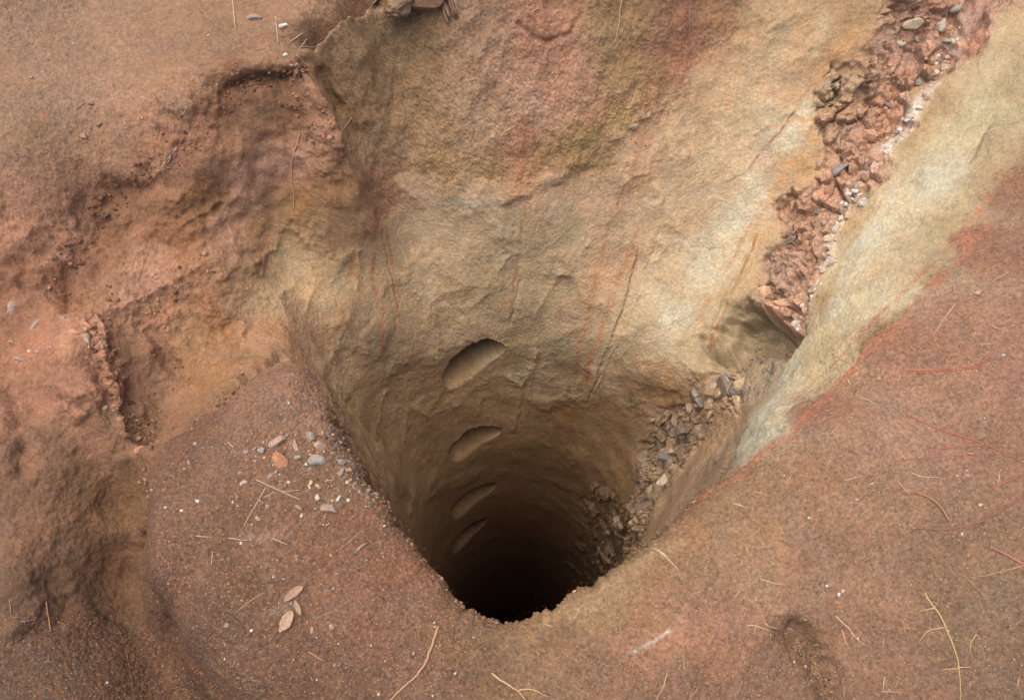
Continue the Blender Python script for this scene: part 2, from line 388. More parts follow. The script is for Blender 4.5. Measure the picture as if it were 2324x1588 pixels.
def _idw(s):
    q = PW[s]
    d2 = (q ** 2).sum(1)[:, None] + (aP ** 2).sum(1)[None] - 2 * q @ aP.T
    w = 1.0 / (np.maximum(d2, 0) + F32(0.0009)) ** 2.2
    return (w @ aV) / w.sum(1)[:, None]
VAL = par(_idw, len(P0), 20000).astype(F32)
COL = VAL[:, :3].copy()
K = {c: VAL[:, 3 + i] for i, c in enumerate(KINDS)}
for c in K: K[c] = sstep(0.12, 0.8, K[c]).astype(F32)

# ------------------------------------------------------------------ relief
shaftrow = np.zeros((ROWS, NT), bool); shaftrow[:NS] = True
shaftrow = shaftrow.ravel()
deep = np.clip(-P0[:, 2], 0, 9)
far_fade = np.ones((ROWS, NT), F32); far_fade[NS+NR:] = np.linspace(1, 0, NF)[:, None]
far_fade = far_fade.ravel()
D = np.zeros(len(P0), F32)
def sel(mask):
    return np.nonzero(mask)[0]
n_lo = fbm(P0, 3.0, 3, 11)
D += 0.016 * n_lo * (0.4 + K['b'] + K['w'] * 0.15 + K['e'] * .6)
i = sel((K['b'] > 0.02) & (far_fade > .1))
q = P0[i]
lump = fbm(q, 7.0, 3, 21, 0.55)
ridg = 1 - np.abs(fbm(q, (11, 11, 6), 3, 23, 0.5)) * 2.0
crumb = fbm(q, 38.0, 3, 25, 0.6)
crm = sstep(-0.15, 0.35, fbm(q, 5.0, 2, 27))
vb = voronoi(q + WARP[i] * F32(0.08), (5.0, 5.0, 3.6))
D[i] += K['b'][i] * (0.014 * lump + 0.032 * (np.minimum(vb[:, 0], 0.8) ** 2 - 0.25) + 0.003 * ridg + 0.0050 * crumb * (0.10 + crm ** 2) + 0.0016 * fbm(q, 95, 2, 28))
i = sel((K['s'] > 0.02) & (far_fade > .1))
q = P0[i]
D[i] += K['s'][i] * (0.022 * fbm(q, 5.0, 3, 29, .45) + 0.003 * fbm(q, 40, 3, 30, .6))
i = sel((K['w'] + K['e'] > 0.02) & (far_fade > .1))
q = P0[i]
# pick marks: shallow scallops longer down the wall than across
v = voronoi(q + WARP[i] * F32(0.05), (9.5, 9.5, 2.8))
scal = np.minimum(v[:, 0], 0.75) ** 2
mk = 0.35 + 0.65 * sstep(-0.1, 0.3, fbm(q, 4.0, 2, 33))
peel = fbm(q, 105.0, 2, 35, 0.8)
rough = fbm(q, 24.0, 2, 37, 0.5)
D[i] += (K['w'][i] * (0.025 * scal * mk + 0.0013 * peel + 0.0011 * rough + 0.006 * fbm(q, (9, 9, 2.5), 2, 39))
         + K['e'][i] * (0.0042 * rough + 0.0026 * peel + 0.005 * fbm(q, (30, 12, 12), 2, 42) + 0.010 * fbm(q, (8, 8, 5), 3, 41)))
i = sel((K['p'] + K['g'] + K['m'] > 0.02) & (far_fade > .1))
q = P0[i]
D[i] += (K['p'][i] * (0.005 * fbm(q, 9, 3, 51) + 0.0026 * fbm(q, 60, 3, 53, .7)) + K['g'][i] * (0.005 * fbm(q, 5, 3, 55) + 0.0030 * fbm(q, 22, 2, 56) + 0.0016 * fbm(q, 85, 2, 57, .8))
         + K['m'][i] * (0.005 * fbm(q, 7, 3, 59) + 0.0022 * fbm(q, 75, 2, 61, .8)))
# broken seam: angular lumps
i = sel((K['v'] > 0.02) & (far_fade > .1))
q = P0[i] + WARP[i] * F32(0.03)
v1 = voronoi(q, (17, 17, 12)); v2 = voronoi(q + 5, (42, 42, 34))
def cellrand(v): return np.modf(v[:, 2] * 0.61803)[0]
cr1, cr2 = cellrand(v1), cellrand(v2)
cellP = q * F32(17)
tilt = np.sin(cr1 * 40.0)[:, None] * np.modf(cellP)[0] * 0.5
D[i] += K['v'][i] * (0.052 * (cr1 - 0.5) * sstep(0.01, 0.10, v1[:, 1] - v1[:, 0]) + 0.010 * tilt[:, 0] + 0.010 * sstep(0, .12, v1[:, 1] - v1[:, 0])
                     + 0.020 * (cr2 - 0.5) * sstep(0.01, .12, v2[:, 1] - v2[:, 0]) + 0.003 * fbm(q, 40, 3, 71, .7) - 0.014)
SEAM_I, SEAM_A, SEAM_B = i, cr1, cr2
SEAM_EDGE = np.minimum(sstep(0, .07, v1[:, 1] - v1[:, 0]), sstep(-0.05, .08, v2[:, 1] - v2[:, 0]))

# carved lines: (points, width, depth (+ raised), soft)
CARVE = [
 ([(530,210),(580,195),(640,185),(700,172)], 22, -.040), ([(330,395),(270,430),(210,490),(165,560),(140,650)], 34, -.028), ([(230,520),(210,600)], 26, -.03),
 ([(60,640),(130,660),(180,690)], 20, -.02), ([(150,600),(140,700)], 12, -.02),
 ([(735,175),(765,250),(795,330),(812,385)], 13, -.018), ([(700,165),(725,230),(752,290),(783,352)], 9, .012),
 ([(640,812),(590,828),(545,862),(490,925),(430,965),(370,990)], 14, -.028), ([(300,880),(285,930),(320,985),(350,975)], 16, -.022), ([(320,700),(350,760),(390,830),(420,880)], 16, -.018),
 ([(1150,474),(1230,440),(1310,398),(1380,352),(1440,310)], 13, -.003), ([(1150,452),(1230,412),(1310,368),(1400,318),(1450,275)], 18, .011),
 ([(1800,1450),(1845,1500),(1885,1570)], 32, -.042), ([(1480,1475),(1380,1520),(1260,1560)], 30, -.014), ([(860,0),(852,35)], 7, -.035),
 ([(1180,55),(1215,85),(1235,95),(1290,80),(1310,45)], 7, -.012), ([(1200,40),(1270,55)], 26, .012),
 ([(2200,365),(2220,330),(2240,295)], 6, -.010), ([(1330,920),(1385,800),(1440,680),(1500,520)], 3.5, -.0035), ([(1345,890),(1395,785),(1448,672)], 4, .005),
 ([(1610,770),(1640,690),(1690,590),(1720,520)], 3, -.004), ([(330,1150),(320,1250),(330,1330),(380,1430),(450,1520),(520,1600)], 22, -.045),
 ([(1180,640),(1160,735)], 3, -.004), ([(860,480),(905,700)], 3, -.004), 
 ([(105,1320),(150,1370),(110,1420)], 22, -.018), ([(60,1010),(50,1060)], 16, -.03), ([(1720,690),(1770,690),(1790,740)], 14, .014),
 ([(1680,765),(1730,750),(1765,778)], 44, -.13), ([(1650,805),(1700,780),(1745,785)], 42, -.055), ([(1715,680),(1760,700),(1795,745)], 15, .03), ([(1640,760),(1600,800)], 16, .008), ([(1560,880),(1500,905)], 12, -.006), ([(1665,1010),(1640,1060)], 18, -.03),
 ([(1000,700),(1080,690)], 10, .004), ([(1190,870),(1180,960)], 5, -.006), ([(1215,800),(1200,900)], 6, .006), ([(1130,800),(1240,770),(1320,738)], 12, .003),
 ([(400,520),(440,480),(500,455)], 24, -.014), ([(420,540),(480,515),(540,490)], 14, .010), ([(600,340),(640,335),(690,350)], 14, .008),
 ([(225,720),(240,830),(285,960)], 10, .014), ([(860,1010),(790,910),(760,870)], 10, -.008), ([(560,1590),(470,1490)], 10, .004),
]
for pts, w, dep in CARVE:
    c, d, _ = near_line(pts, w, WARP)
    D[c] += F32(dep) * np.exp(-d * d * 1.1).astype(F32)
CREST = [([(1190,850),(1175,930),(1160,1010)],9,.010),([(1215,790),(1195,860)],9,.009),([(1290,600),(1235,670),(1210,730)],14,.008),([(1000,640),(985,720)],14,.007),([(930,880),(915,1000)],11,.008),([(1100,885),(1075,955)],10,.007),([(870,880),(850,990)],10,.009),([(1060,540),(1035,620)],14,.007),([(1120,600),(1100,690)],14,.007),([(1340,640),(1300,720)],14,.006),([(820,560),(800,660)],12,.008),
 ([(600,335),(660,328),(735,352)],10,.012),([(375,565),(425,505),(495,458),(560,442)],10,.016),([(702,165),(730,230),(755,290),(786,352),(803,420)],8,.014),
 ([(432,260),(400,320),(382,388),(300,402)],11,.007),([(222,712),(245,830),(278,930),(300,995)],11,.012),([(650,500),(628,560),(560,600)],9,.010),
 ([(240,700),(330,665),(400,640),(470,590)],10,.012),([(150,730),(190,728),(215,770)],10,.012),([(700,590),(712,650),(690,720)],7,.008),([(320,1010),(330,1100),(322,1200)],9,.008),
 ([(700,590),(712,640)],7,.004),([(60,880),(130,870),(190,900)],12,.010),([(20,1060),(100,1010),(170,1030)],12,.012)]
for pts, w, dep in CREST:
    c, d, pos = near_line(pts, w, WARP)
    D[c] += (dep * np.exp(-1.6 * d) * sstep(0, .1, pos + .02) * sstep(0, .1, 1.02 - pos)).astype(F32)
D *= far_fade
D[shaftrow] *= (1 - 0.7 * sstep(0.8, 2.6, deep[shaftrow])).astype(F32)
X1 = X + NRM * D.reshape(ROWS, NT, 1)

# footholds cut into the wall, one above the other
AXR = np.hypot(X1[..., 0] - AX[0], X1[..., 1] - AX[1])
TH = np.arctan2(X1[..., 1] - AX[1], X1[..., 0] - AX[0])
FOOT = np.full((ROWS, NT), -1)
HOLDS = [((1068,782),13.5,.42,.21,.12),((1075,975),15.0,.38,.21,.08),((1066,1116),18.0,.3,.24,.03),((1056,1202),18.0,.16,.26,.0)]
push = np.zeros((ROWS, NT)); sag = push.copy(); PEEL = fbm(X1.reshape(-1, 3).astype(F32), 28.0, 3, 77, .7).reshape(ROWS, NT)
for h, (b, half, dp, hh, sl) in enumerate(HOLDS):
    B = F0.at(*b)
    tb = math.atan2(B[1] - AX[1], B[0] - AX[0])
    t0, t1 = tb + math.radians(half), tb - math.radians(half)
    A, C_ = (0, 0, B[2] - .03 - sl), (0, 0, B[2] - .03)
    u = (TH - t1) / (t0 - t1)                     # 1 at the west end, 0 at the east end
    zt = A[2] + (C_[2] - A[2]) * (1 - u) + (B[2] - 0.5 * (A[2] + C_[2])) * np.clip(1 - (2 * u - 1) ** 2, 0, 1)
    b_ = zt - X1[..., 2]
    e = np.clip(1 - np.abs(2 * u - 1) ** 3, 0, 1) ** 0.6
    hu = hh * (0.50 + 0.50 * np.clip(u * 1.25, 0, 1)) * (0.12 + 0.88 * np.clip(1 - (2 * u - 1) ** 2, 0, 1) ** 0.55)
    f = e * sstep(-0.004, 0.010, b_) * (1 - sstep(0.15 * hu, hu * 1.15, b_)) * (np.abs(u - .5) < .5) * (np.abs(b_) < 0.7) * (np.sin(TH) > 0.3)
    sag = np.maximum(sag, f ** 1.2 * sstep(.25, .65, b_ / hu) * (.26 if h < 2 else .2))
    push = np.maximum(push, f * dp * (1 + 0.22 * PEEL))
    FOOT[(np.abs(u - .5) < .5) & (b_ > -0.006) & (b_ < hu * 0.9) & (e > 0.15)] = h
X1[..., 0] += np.cos(TH) * push; X1[..., 1] += np.sin(TH) * push; X1[..., 2] -= sag
N1 = normals(X1)
P1 = X1.reshape(-1, 3)
F1 = Finder(X1, N1)

# ------------------------------------------------------------------ stains, veins, streaks and painted shade: (points, width, tone, strength, streakiness)
STAIN_SHADE = []
STAIN_SHADE += [
 # rust and clay runs down the back wall
 ([(1196,268),(1190,340),(1186,412)],26,(174,112,78),.75,.3),([(1170,300),(1155,380),(1148,455)],9,(176,122,88),.6,.3),([(1230,20),(1262,60),(1300,40)],34,(168,106,82),.7,.4),
 ([(1536,20),(1530,110),(1490,190)],34,(160,104,78),.6,.4),([(1500,130),(1460,230),(1440,330)],22,(186,128,92),.5,.3),([(1640,0),(1600,70),(1560,150)],40,(156,110,78),.5,.4),
 ([(960,463),(1050,461),(1140,463)],8,(182,174,148),.7,.3),([(1000,480),(1060,490)],18,(192,162,122),.5,.3),
 ([(834,414),(840,460),(848,520)],20,(162,104,70),.55,.3),([(841,511),(834,540),(798,579),(794,619),(823,633)],7,(180,112,68),.85,.35),
 ([(855,480),(853,576),(841,615),(848,662),(859,713),(868,799)],8,(172,104,64),.85,.35),([(866,500),(884,565),(891,608),(900,666),(902,709)],7,(172,108,68),.85,.35),
 ([(888,597),(920,608),(924,630),(949,637)],5,(186,120,76),.7,.3),([(819,633),(816,669),(801,698)],8,(182,116,74),.7,.3),([(744,655),(772,691),(769,734),(744,770)],8,(180,120,74),.6,.3),
 ([(830,520),(815,560)],20,(180,124,80),.5,.3),([(870,650),(862,740)],10,(176,122,80),.5,.3),
 ([(1192,470),(1184,511),(1176,583),(1165,655),(1161,720)],4.5,(164,106,68),.85,.4),([(1222,470),(1205,540)],5,(176,130,90),.5,.3),([(1155,470),(1142,560)],6,(176,130,92),.5,.3),
 ([(1464,324),(1430,430),(1395,520),(1365,620),(1340,700)],38,(198,146,102),.6,.3),
 ([(1405,430),(1384,511),(1356,619),(1327,745),(1305,835),(1284,925),(1255,997),(1237,1069)],8,(180,120,78),.7,.5),
 ([(1449,522),(1402,637),(1363,763),(1334,835),(1305,918),(1277,1008),(1262,1069)],8,(178,116,72),.7,.5),
 ([(1346,800),(1325,862)],10,(178,98,52),.8,.5),([(1449,558),(1417,691),(1374,799),(1330,918)],3,(104,76,46),.8,.5),([(1470,540),(1430,680),(1390,780)],4,(196,160,118),.5,.4),
 ([(1480,300),(1450,350)],20,(188,120,80),.6,.3),([(1420,300),(1330,370),(1250,420)],12,(190,144,104),.6,.4),([(1225,440),(1310,398),(1400,340)],8,(140,102,62),.5,.4),  # last two paint the ledge's lit band and shaded underside
 # by the mound: brown drips
 ([(765,800),(742,862),(752,932),(775,1010)],14,(128,94,56),.8,.5),([(790,840),(765,890),(772,960)],6,(184,148,98),.7,.5),([(812,860),(788,910),(790,980)],8,(186,150,100),.6,.5),
 ([(770,860),(760,940)],5,(122,90,52),.7,.5),([(806,880),(778,930),(785,1010),(810,1060)],8,(124,92,56),.7,.5),([(830,1010),(860,1080)],14,(136,96,58),.6,.4),
 # darker and paler patches of the lower wall
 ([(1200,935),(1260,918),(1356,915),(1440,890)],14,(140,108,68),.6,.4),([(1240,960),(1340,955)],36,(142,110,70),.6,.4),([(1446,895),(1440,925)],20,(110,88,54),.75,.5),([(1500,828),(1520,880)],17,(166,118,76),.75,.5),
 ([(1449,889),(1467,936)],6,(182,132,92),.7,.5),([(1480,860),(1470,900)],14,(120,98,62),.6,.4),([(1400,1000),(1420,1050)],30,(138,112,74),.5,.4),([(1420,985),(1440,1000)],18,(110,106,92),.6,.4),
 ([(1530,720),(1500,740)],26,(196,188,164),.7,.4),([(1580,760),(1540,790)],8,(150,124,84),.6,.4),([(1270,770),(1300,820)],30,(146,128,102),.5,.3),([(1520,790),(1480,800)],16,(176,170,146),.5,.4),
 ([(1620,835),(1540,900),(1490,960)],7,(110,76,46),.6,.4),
 # upper right wall
 ([(1696,0),(1696,101),(1681,137),(1667,180)],5,(178,106,70),.75,.4),([(1739,47),(1735,80),(1720,120)],4,(176,108,70),.6,.4),([(1660,190),(1640,260)],6,(196,138,96),.5,.4),
 ([(1894,173),(1847,194),(1811,234),(1782,281),(1746,324),(1717,360),(1689,396),(1645,410)],3.2,(158,88,58),.9,.5),([(1782,281),(1818,277),(1850,272)],6,(206,148,98),.8,.4),([(1740,290),(1782,281)],5,(204,150,104),.7,.4),
 ([(1926,65),(1901,108),(1872,166),(1850,180)],13,(194,136,76),.85,.5),([(1804,353),(1768,414),(1739,468),(1710,522)],8,(202,144,90),.8,.4),([(1847,360),(1797,432),(1768,504),(1717,558)],6,(202,144,90),.8,.4),
 ([(1830,345),(1790,380),(1750,460)],7,(206,152,104),.7,.4),([(1721,530),(1681,626),(1645,709),(1609,777)],4,(164,104,56),.9,.5),([(1710,500),(1649,612),(1606,684),(1581,731)],6,(190,138,86),.75,.4),
 ([(1740,520),(1700,610),(1660,680)],4,(192,142,90),.6,.4),([(1700,400),(1649,504),(1624,558),(1585,650)],26,(206,192,162),.6,.3),([(1840,235),(1815,262)],18,(200,192,166),.6,.5),([(1795,295),(1755,345)],16,(200,192,166),.6,.5),
 ([(1690,190),(1640,330),(1560,420)],46,(208,178,136),.5,.3),([(1780,60),(1740,160)],40,(204,174,128),.5,.3),([(1870,30),(1840,130)],16,(200,180,140),.6,.4),
 ([(1850,300),(1830,350),(1800,390)],22,(194,146,88),.6,.4),([(1840,190),(1860,260)],16,(170,144,92),.5,.4),
 # rubble seam
 ([(2190,50),(2155,130),(2110,205),(2085,240)],15,(208,180,164),.85,.3),([(2085,235),(2050,285),(2005,338),(1965,395)],22,(226,208,198),.95,.4),([(1965,395),(1925,455),(1895,520)],21,(224,202,190),.95,.4),
 ([(1895,530),(1872,600),(1850,660),(1815,745)],17,(216,196,184),.9,.35),([(1960,230),(2000,270),(1985,320)],24,(190,126,92),.6,.3),([(1900,390),(1925,415),(1890,430)],24,(202,138,98),.7,.3),([(1860,520),(1840,590)],16,(206,146,108),.6,.3),
 ([(1800,660),(1830,700),(1790,720)],24,(208,154,116),.7,.3),([(1955,420),(1948,440)],14,(206,136,92),.7,.3),([(1985,440),(1975,455)],12,(96,74,56),.7,.4),([(1920,480),(1915,500)],7,(84,66,54),.8,.4),
 ([(2060,110),(2110,160)],26,(150,104,76),.5,.3),([(1890,200),(1870,260)],24,(158,132,92),.6,.3),([(1800,520),(1760,580),(1740,610)],14,(140,112,96),.6,.3),
 ([(1745,770),(1765,800),(1740,850)],16,(120,112,112),.8,.4),([(1650,950),(1700,960)],26,(184,138,106),.6,.3),([(1580,900),(1540,1010)],12,(140,128,126),.5,.3),([(1540,1040),(1480,1130)],14,(190,164,124),.6,.3),
 ([(1440,1150),(1400,1230)],12,(186,158,116),.6,.3),([(1500,1000),(1440,1110),(1380,1230)],9,(104,90,84),.6,.3),
 # pale flank
 ([(2010,500),(1935,630),(1870,740)],42,(188,182,164),.7,.3),([(2150,380),(2100,450)],46,(184,178,162),.7,.3),([(1810,830),(1760,900),(1720,970)],26,(182,180,168),.8,.4),([(2230,210),(2180,300)],30,(186,176,138),.4,.3),
 ([(1990,470),(1930,560),(1880,680)],12,(176,142,92),.5,.3),([(2330,210),(2260,330),(2210,420)],30,(150,126,88),.5,.4),([(2210,420),(2140,500),(2060,600)],18,(164,146,104),.5,.4),([(2110,250),(2060,330)],14,(160,128,82),.6,.3),
 # red bed along the lip
 ([(2260,440),(2189,515),(2142,572),(2081,630),(2027,680),(1984,731),(1966,749)],6,(186,112,74),.8,.72),([(1960,760),(1908,817),(1847,867),(1793,918),(1753,961)],4,(186,114,74),.75,.72),
 ([(2165,600),(2135,618),(2063,691),(1990,760),(1940,800)],13,(136,112,70),.75,.4),([(1900,850),(1850,890),(1790,950)],9,(168,152,112),.6,.4),
 ([(2240,510),(2171,590),(2099,672),(2027,747),(1973,803),(1919,852),(1847,925),(1793,990),(1739,1026),(1685,1062)],17,(178,108,78),.8,.72),
 ([(1700,1050),(1667,1086),(1613,1116),(1559,1160),(1520,1190)],15,(176,106,76),.85,.75),([(1780,1020),(1700,1110),(1600,1170)],12,(160,130,92),.5,.3),
 ([(1530,1235),(1440,1300),(1300,1385),(1210,1420)],26,(182,144,104),.55,.3),([(1440,1480),(1560,1420),(1700,1380)],46,(184,124,100),.5,.3),([(1428,1480),(1480,1455),(1528,1422)],4.5,(184,176,168),.8,.4),
 ([(1300,1560),(1400,1500),(1500,1470)],16,(138,104,72),.5,.3),([(2300,1350),(2250,1450)],60,(136,112,88),.5,.3),([(2260,1150),(2200,1180)],50,(146,116,92),.5,.3),
 ([(1845,1500),(1890,1580)],14,(112,80,58),.5,.3),([(1700,1330),(1760,1390)],40,(178,134,106),.5,.3),  # first one paints the shade of the dent
 # clay bank
 ([(486,432),(430,500),(375,550)],26,(138,90,56),.75,.5),([(520,330),(470,400)],18,(150,104,68),.5,.4),([(468,648),(504,745),(536,799)],9,(156,94,54),1.0,.4),([(450,662),(482,763),(490,792)],8,(156,96,56),.95,.4),
 ([(403,684),(432,727)],9,(178,142,98),.6,.4),([(545,758),(610,768),(680,772)],20,(158,108,62),.7,.4),([(706,547),(709,637),(695,713)],5,(200,160,112),.7,.4),([(660,450),(640,520),(630,560)],16,(150,112,68),.6,.4),
 ([(700,400),(690,470)],10,(160,98,62),.6,.4),([(620,480),(610,560)],12,(168,110,74),.5,.4),([(190,735),(200,775)],20,(206,134,88),.75,.4),([(150,745),(120,790)],20,(186,122,92),.5,.3),
 ([(320,1010),(310,1020)],14,(188,116,80),.7,.4),([(380,880),(420,930)],18,(168,122,78),.6,.3),([(470,830),(520,880)],20,(160,112,68),.5,.3),([(360,940),(420,960)],8,(156,98,60),.7,.4),
 ([(300,470),(240,520)],30,(122,84,58),.4,.4),([(200,1080),(170,1160)],50,(126,88,58),.5,.3),([(290,1120),(280,1280),(310,1380)],34,(118,78,46),.6,.3),  # first and last paint the shade of ledge hollow and gully
 # mound
 ([(560,1200),(620,1210),(700,1180)],14,(158,126,110),.5,.3),([(560,1410),(620,1400),(680,1380)],20,(160,130,112),.5,.3),([(470,1250),(450,1330)],14,(158,122,102),.4,.3),([(780,1040),(840,1120),(880,1180)],12,(122,94,62),.6,.4),
 ([(640,1090),(560,1120)],40,(128,90,66),.4,.3),([(820,1400),(760,1340)],60,(150,102,78),.4,.3),([(330,1310),(320,1330)],12,(84,66,50),.5,.4),([(50,1410),(60,1440)],24,(112,94,74),.25,.3),
 ([(60,400),(80,430)],10,(188,118,92),.5,.3),([(95,255),(85,280)],10,(192,116,86),.6,.3),
]

NZ = fbm(P0, 28.0, 3, 81, 0.6)
for pts, w, tone, st, hard in STAIN_SHADE:
    c, d, pos = near_line(pts, w, WARP)
    f = 1 - sstep(hard, max(1.25 - .3 * (hard > .6), hard + .3), d + 0.35 * NZ[c])
    f = f * st * np.clip(0.75 + 0.9 * NZ[c], 0.2, 1.0) * sstep(0, .06, pos + .03) * sstep(0, .10, 1.04 - pos)
    tn = lin(tone) * ALB; tn = tn + (tn @ [.3, .55, .15] - tn) * 0.16; tn = tn * [1.02, 1.0, .86]
    COL[c] += (np.asarray(tn, F32) - COL[c]) * f[:, None].astype(F32)

# every block of the seam has its own stone
SEAM_T = lin(np.array([(196,154,126),(158,116,90),(200,156,126),(156,144,136),(210,186,160),(190,144,116),(160,122,98),(194,150,120),(180,156,136),(208,164,132)])) * ALB
ta = SEAM_T[(SEAM_A * 9.99).astype(int)] * 0.55 + SEAM_T[(SEAM_B * 9.99).astype(int)] * 0.45
kk = (K['v'][SEAM_I] * 0.55)[:, None]
keep = COL[SEAM_I]
COL[SEAM_I] = keep * (1 - kk) + kk * (0.45 * keep + 0.55 * ta)
COL[SEAM_I] *= (1 - 0.35 * K['v'][SEAM_I] * (1 - SEAM_EDGE))[:, None]
# mottling that belongs to the earth itself
m1 = fbm(P0, 9.0, 3, 91, 0.6); m2 = fbm(P0, 45.0, 2, 93, 0.6)
COL *= (1 + 0.13 * m1 + 0.15 * m2)[:, None]
hue = fbm(P0, 13.0, 2, 95)
COL[:, 0] *= 1 + 0.05 * hue; COL[:, 2] *= 1 - 0.07 * hue
COL = np.clip(COL, 0.01, 0.9)
WET = (K['v'] * sstep(0.42, 0.7, deep)).astype(F32)
GRIT = np.clip(K['m'] * 1.0 + K['g'] * 0.8 + K['p'] * 0.45 + K['e'] * 0.6 + K['b'] * 0.3 + K['s'] * .4 + K['w'] * 0.12 + K['v'] * .5, 0, 1)

# ------------------------------------------------------------------ material
def earth_material():
    m = bpy.data.materials.new("earth"); m.use_nodes = True
    nt = m.node_tree; N = nt.nodes; L = nt.links
    bs = N["Principled BSDF"]
    co = N.new("ShaderNodeTexCoord")
    at = N.new("ShaderNodeAttribute"); at.attribute_name = "tone"
    gr = N.new("ShaderNodeAttribute"); gr.attribute_name = "grit"
    we = N.new("ShaderNodeAttribute"); we.attribute_name = "wet"
    def tex(kind, scale, **kw):
        n = N.new(kind); L.new(co.outputs["Object"], n.inputs["Vector"]); n.inputs["Scale"].default_value = scale
        for k, v in kw.items(): n.inputs[k].default_value = v
        return n
    def math_(op, a, b=None, c=None, clamp=False):
        n = N.new("ShaderNodeMath"); n.operation = op; n.use_clamp = clamp
        for k, v in enumerate((a, b, c)):
            if v is None: continue
            if isinstance(v, (int, float)): n.inputs[k].default_value = v
            else: L.new(v, n.inputs[k])
        return n.outputs[0]
    def ramp(v, a, b, lo=0.0, hi=1.0):
        n = N.new("ShaderNodeMapRange"); n.interpolation_type = 'SMOOTHSTEP'
        L.new(v, n.inputs[0])
        for k, q in zip((1, 2, 3, 4), (a, b, lo, hi)): n.inputs[k].default_value = q
        return n.outputs[0]
    fine = tex("ShaderNodeTexNoise", 330.0, Detail=4.0, Roughness=0.7)
    med = tex("ShaderNodeTexNoise", 120.0, Detail=3.0, Roughness=0.6)
    spk = tex("ShaderNodeTexVoronoi", 260.0)
    spk2 = tex("ShaderNodeTexVoronoi", 170.0)
    sel_ = N.new("ShaderNodeSeparateColor"); L.new(spk.outputs["Color"], sel_.inputs[0])
    sel2 = N.new("ShaderNodeSeparateColor"); L.new(spk2.outputs["Color"], sel2.inputs[0])
    g = gr.outputs["Fac"]
    # grain brightness: every sand grain its own tone
    cellv = sel2.outputs[0]
    b1 = math_('MULTIPLY_ADD', math_('SUBTRACT', fine.outputs[0], 0.5), 1.3, 1.0)
    b1 = math_('MULTIPLY_ADD', math_('SUBTRACT', cellv, 0.5), math_('MULTIPLY_ADD', g, 0.30, 0.12), b1)
    b2 = math_('MULTIPLY_ADD', math_('SUBTRACT', med.outputs[0], 0.5), math_('MULTIPLY_ADD', g, 0.7, 0.7), b1)
    base = N.new("ShaderNodeMix"); base.data_type = 'RGBA'; base.blend_type = 'MULTIPLY'; base.inputs[0].default_value = 1
    L.new(at.outputs["Color"], base.inputs[6])
    cb = N.new("ShaderNodeCombineColor")
    for k in range(3): L.new(b2, cb.inputs[k])
    L.new(cb.outputs[0], base.inputs[7])
    # pale, rusty and dark grains
    pale = math_('MULTIPLY', math_('MULTIPLY', math_('GREATER_THAN', sel_.outputs[0], 0.92), ramp(spk.outputs["Distance"], 0.5, 0.25)), math_('MULTIPLY', g, 0.45))
    rust = math_('MULTIPLY', math_('MULTIPLY', math_('GREATER_THAN', sel2.outputs[2], 0.90), ramp(spk2.outputs["Distance"], 0.6, 0.3)), math_('MULTIPLY', g, 0.45))
    dark = math_('MULTIPLY', math_('MULTIPLY', math_('GREATER_THAN', sel2.outputs[1], 0.86), ramp(spk2.outputs["Distance"], 0.6, 0.25)), math_('MULTIPLY_ADD', g, 0.45, 0.05))
    mx0 = N.new("ShaderNodeMix"); mx0.data_type = 'RGBA'; L.new(rust, mx0.inputs[0]); L.new(base.outputs[2], mx0.inputs[6]); mx0.inputs[7].default_value = (0.36, 0.17, 0.07, 1)
    mx1 = N.new("ShaderNodeMix"); mx1.data_type = 'RGBA'; L.new(pale, mx1.inputs[0]); L.new(mx0.outputs[2], mx1.inputs[6]); mx1.inputs[7].default_value = (0.42, 0.32, 0.24, 1)
    mx2 = N.new("ShaderNodeMix"); mx2.data_type = 'RGBA'; L.new(dark, mx2.inputs[0]); L.new(mx1.outputs[2], mx2.inputs[6]); mx2.inputs[7].default_value = (0.09, 0.075, 0.07, 1)
    L.new(mx2.outputs[2], bs.inputs["Base Color"])
    L.new(math_('MULTIPLY_ADD', we.outputs["Fac"], -0.5, 0.92), bs.inputs["Roughness"])
    bs.inputs["Specular IOR Level"].default_value = 0.3
    h = math_('MULTIPLY_ADD', fine.outputs[0], 0.5, math_('MULTIPLY', med.outputs[0], 1.0))
    h = math_('MULTIPLY_ADD', pale, 0.5, h)
    bp = N.new("ShaderNodeBump"); L.new(math_("MULTIPLY_ADD", g, 0.5, 0.5, clamp=True), bp.inputs["Strength"]); bp.inputs["Distance"].default_value = 0.006
    L.new(h, bp.inputs["Height"]); L.new(bp.outputs[0], bs.inputs["Normal"])
    return m
EARTH = earth_material()

# ------------------------------------------------------------------ meshes: the grid's faces shared out over ground, bank, shaft and its parts
gi = np.arange(ROWS * NT).reshape(ROWS, NT)
q00 = gi[:-1]; q10 = gi[1:]; q11 = np.roll(gi, -1, 1)[1:]; q01 = np.roll(gi, -1, 1)[:-1]
QUADS = np.stack([q00, q10, q11, q01], 2).reshape(-1, 4)
fc = QUADS[:, 0]
fFoot = FOOT.ravel()[fc]
fShaftRow = shaftrow[fc]
fw = (K['w'] + K['e'] + K['v'])[fc]; fb = np.maximum(K['b'], K['s'])[fc]; fg = (K['p'] + K['g'] + K['m'])[fc]
cls = np.where(fShaftRow | ((fw >= fb) & (fw >= fg)), 0, np.where(fb >= fg, 1, 2))
seam = (cls == 0) & (K['v'][fc] > 0.5)
cls = np.where(seam, 3, cls)
cls = np.where(fFoot >= 0, 10 + fFoot, cls)
ALLN = N1.reshape(-1, 3)

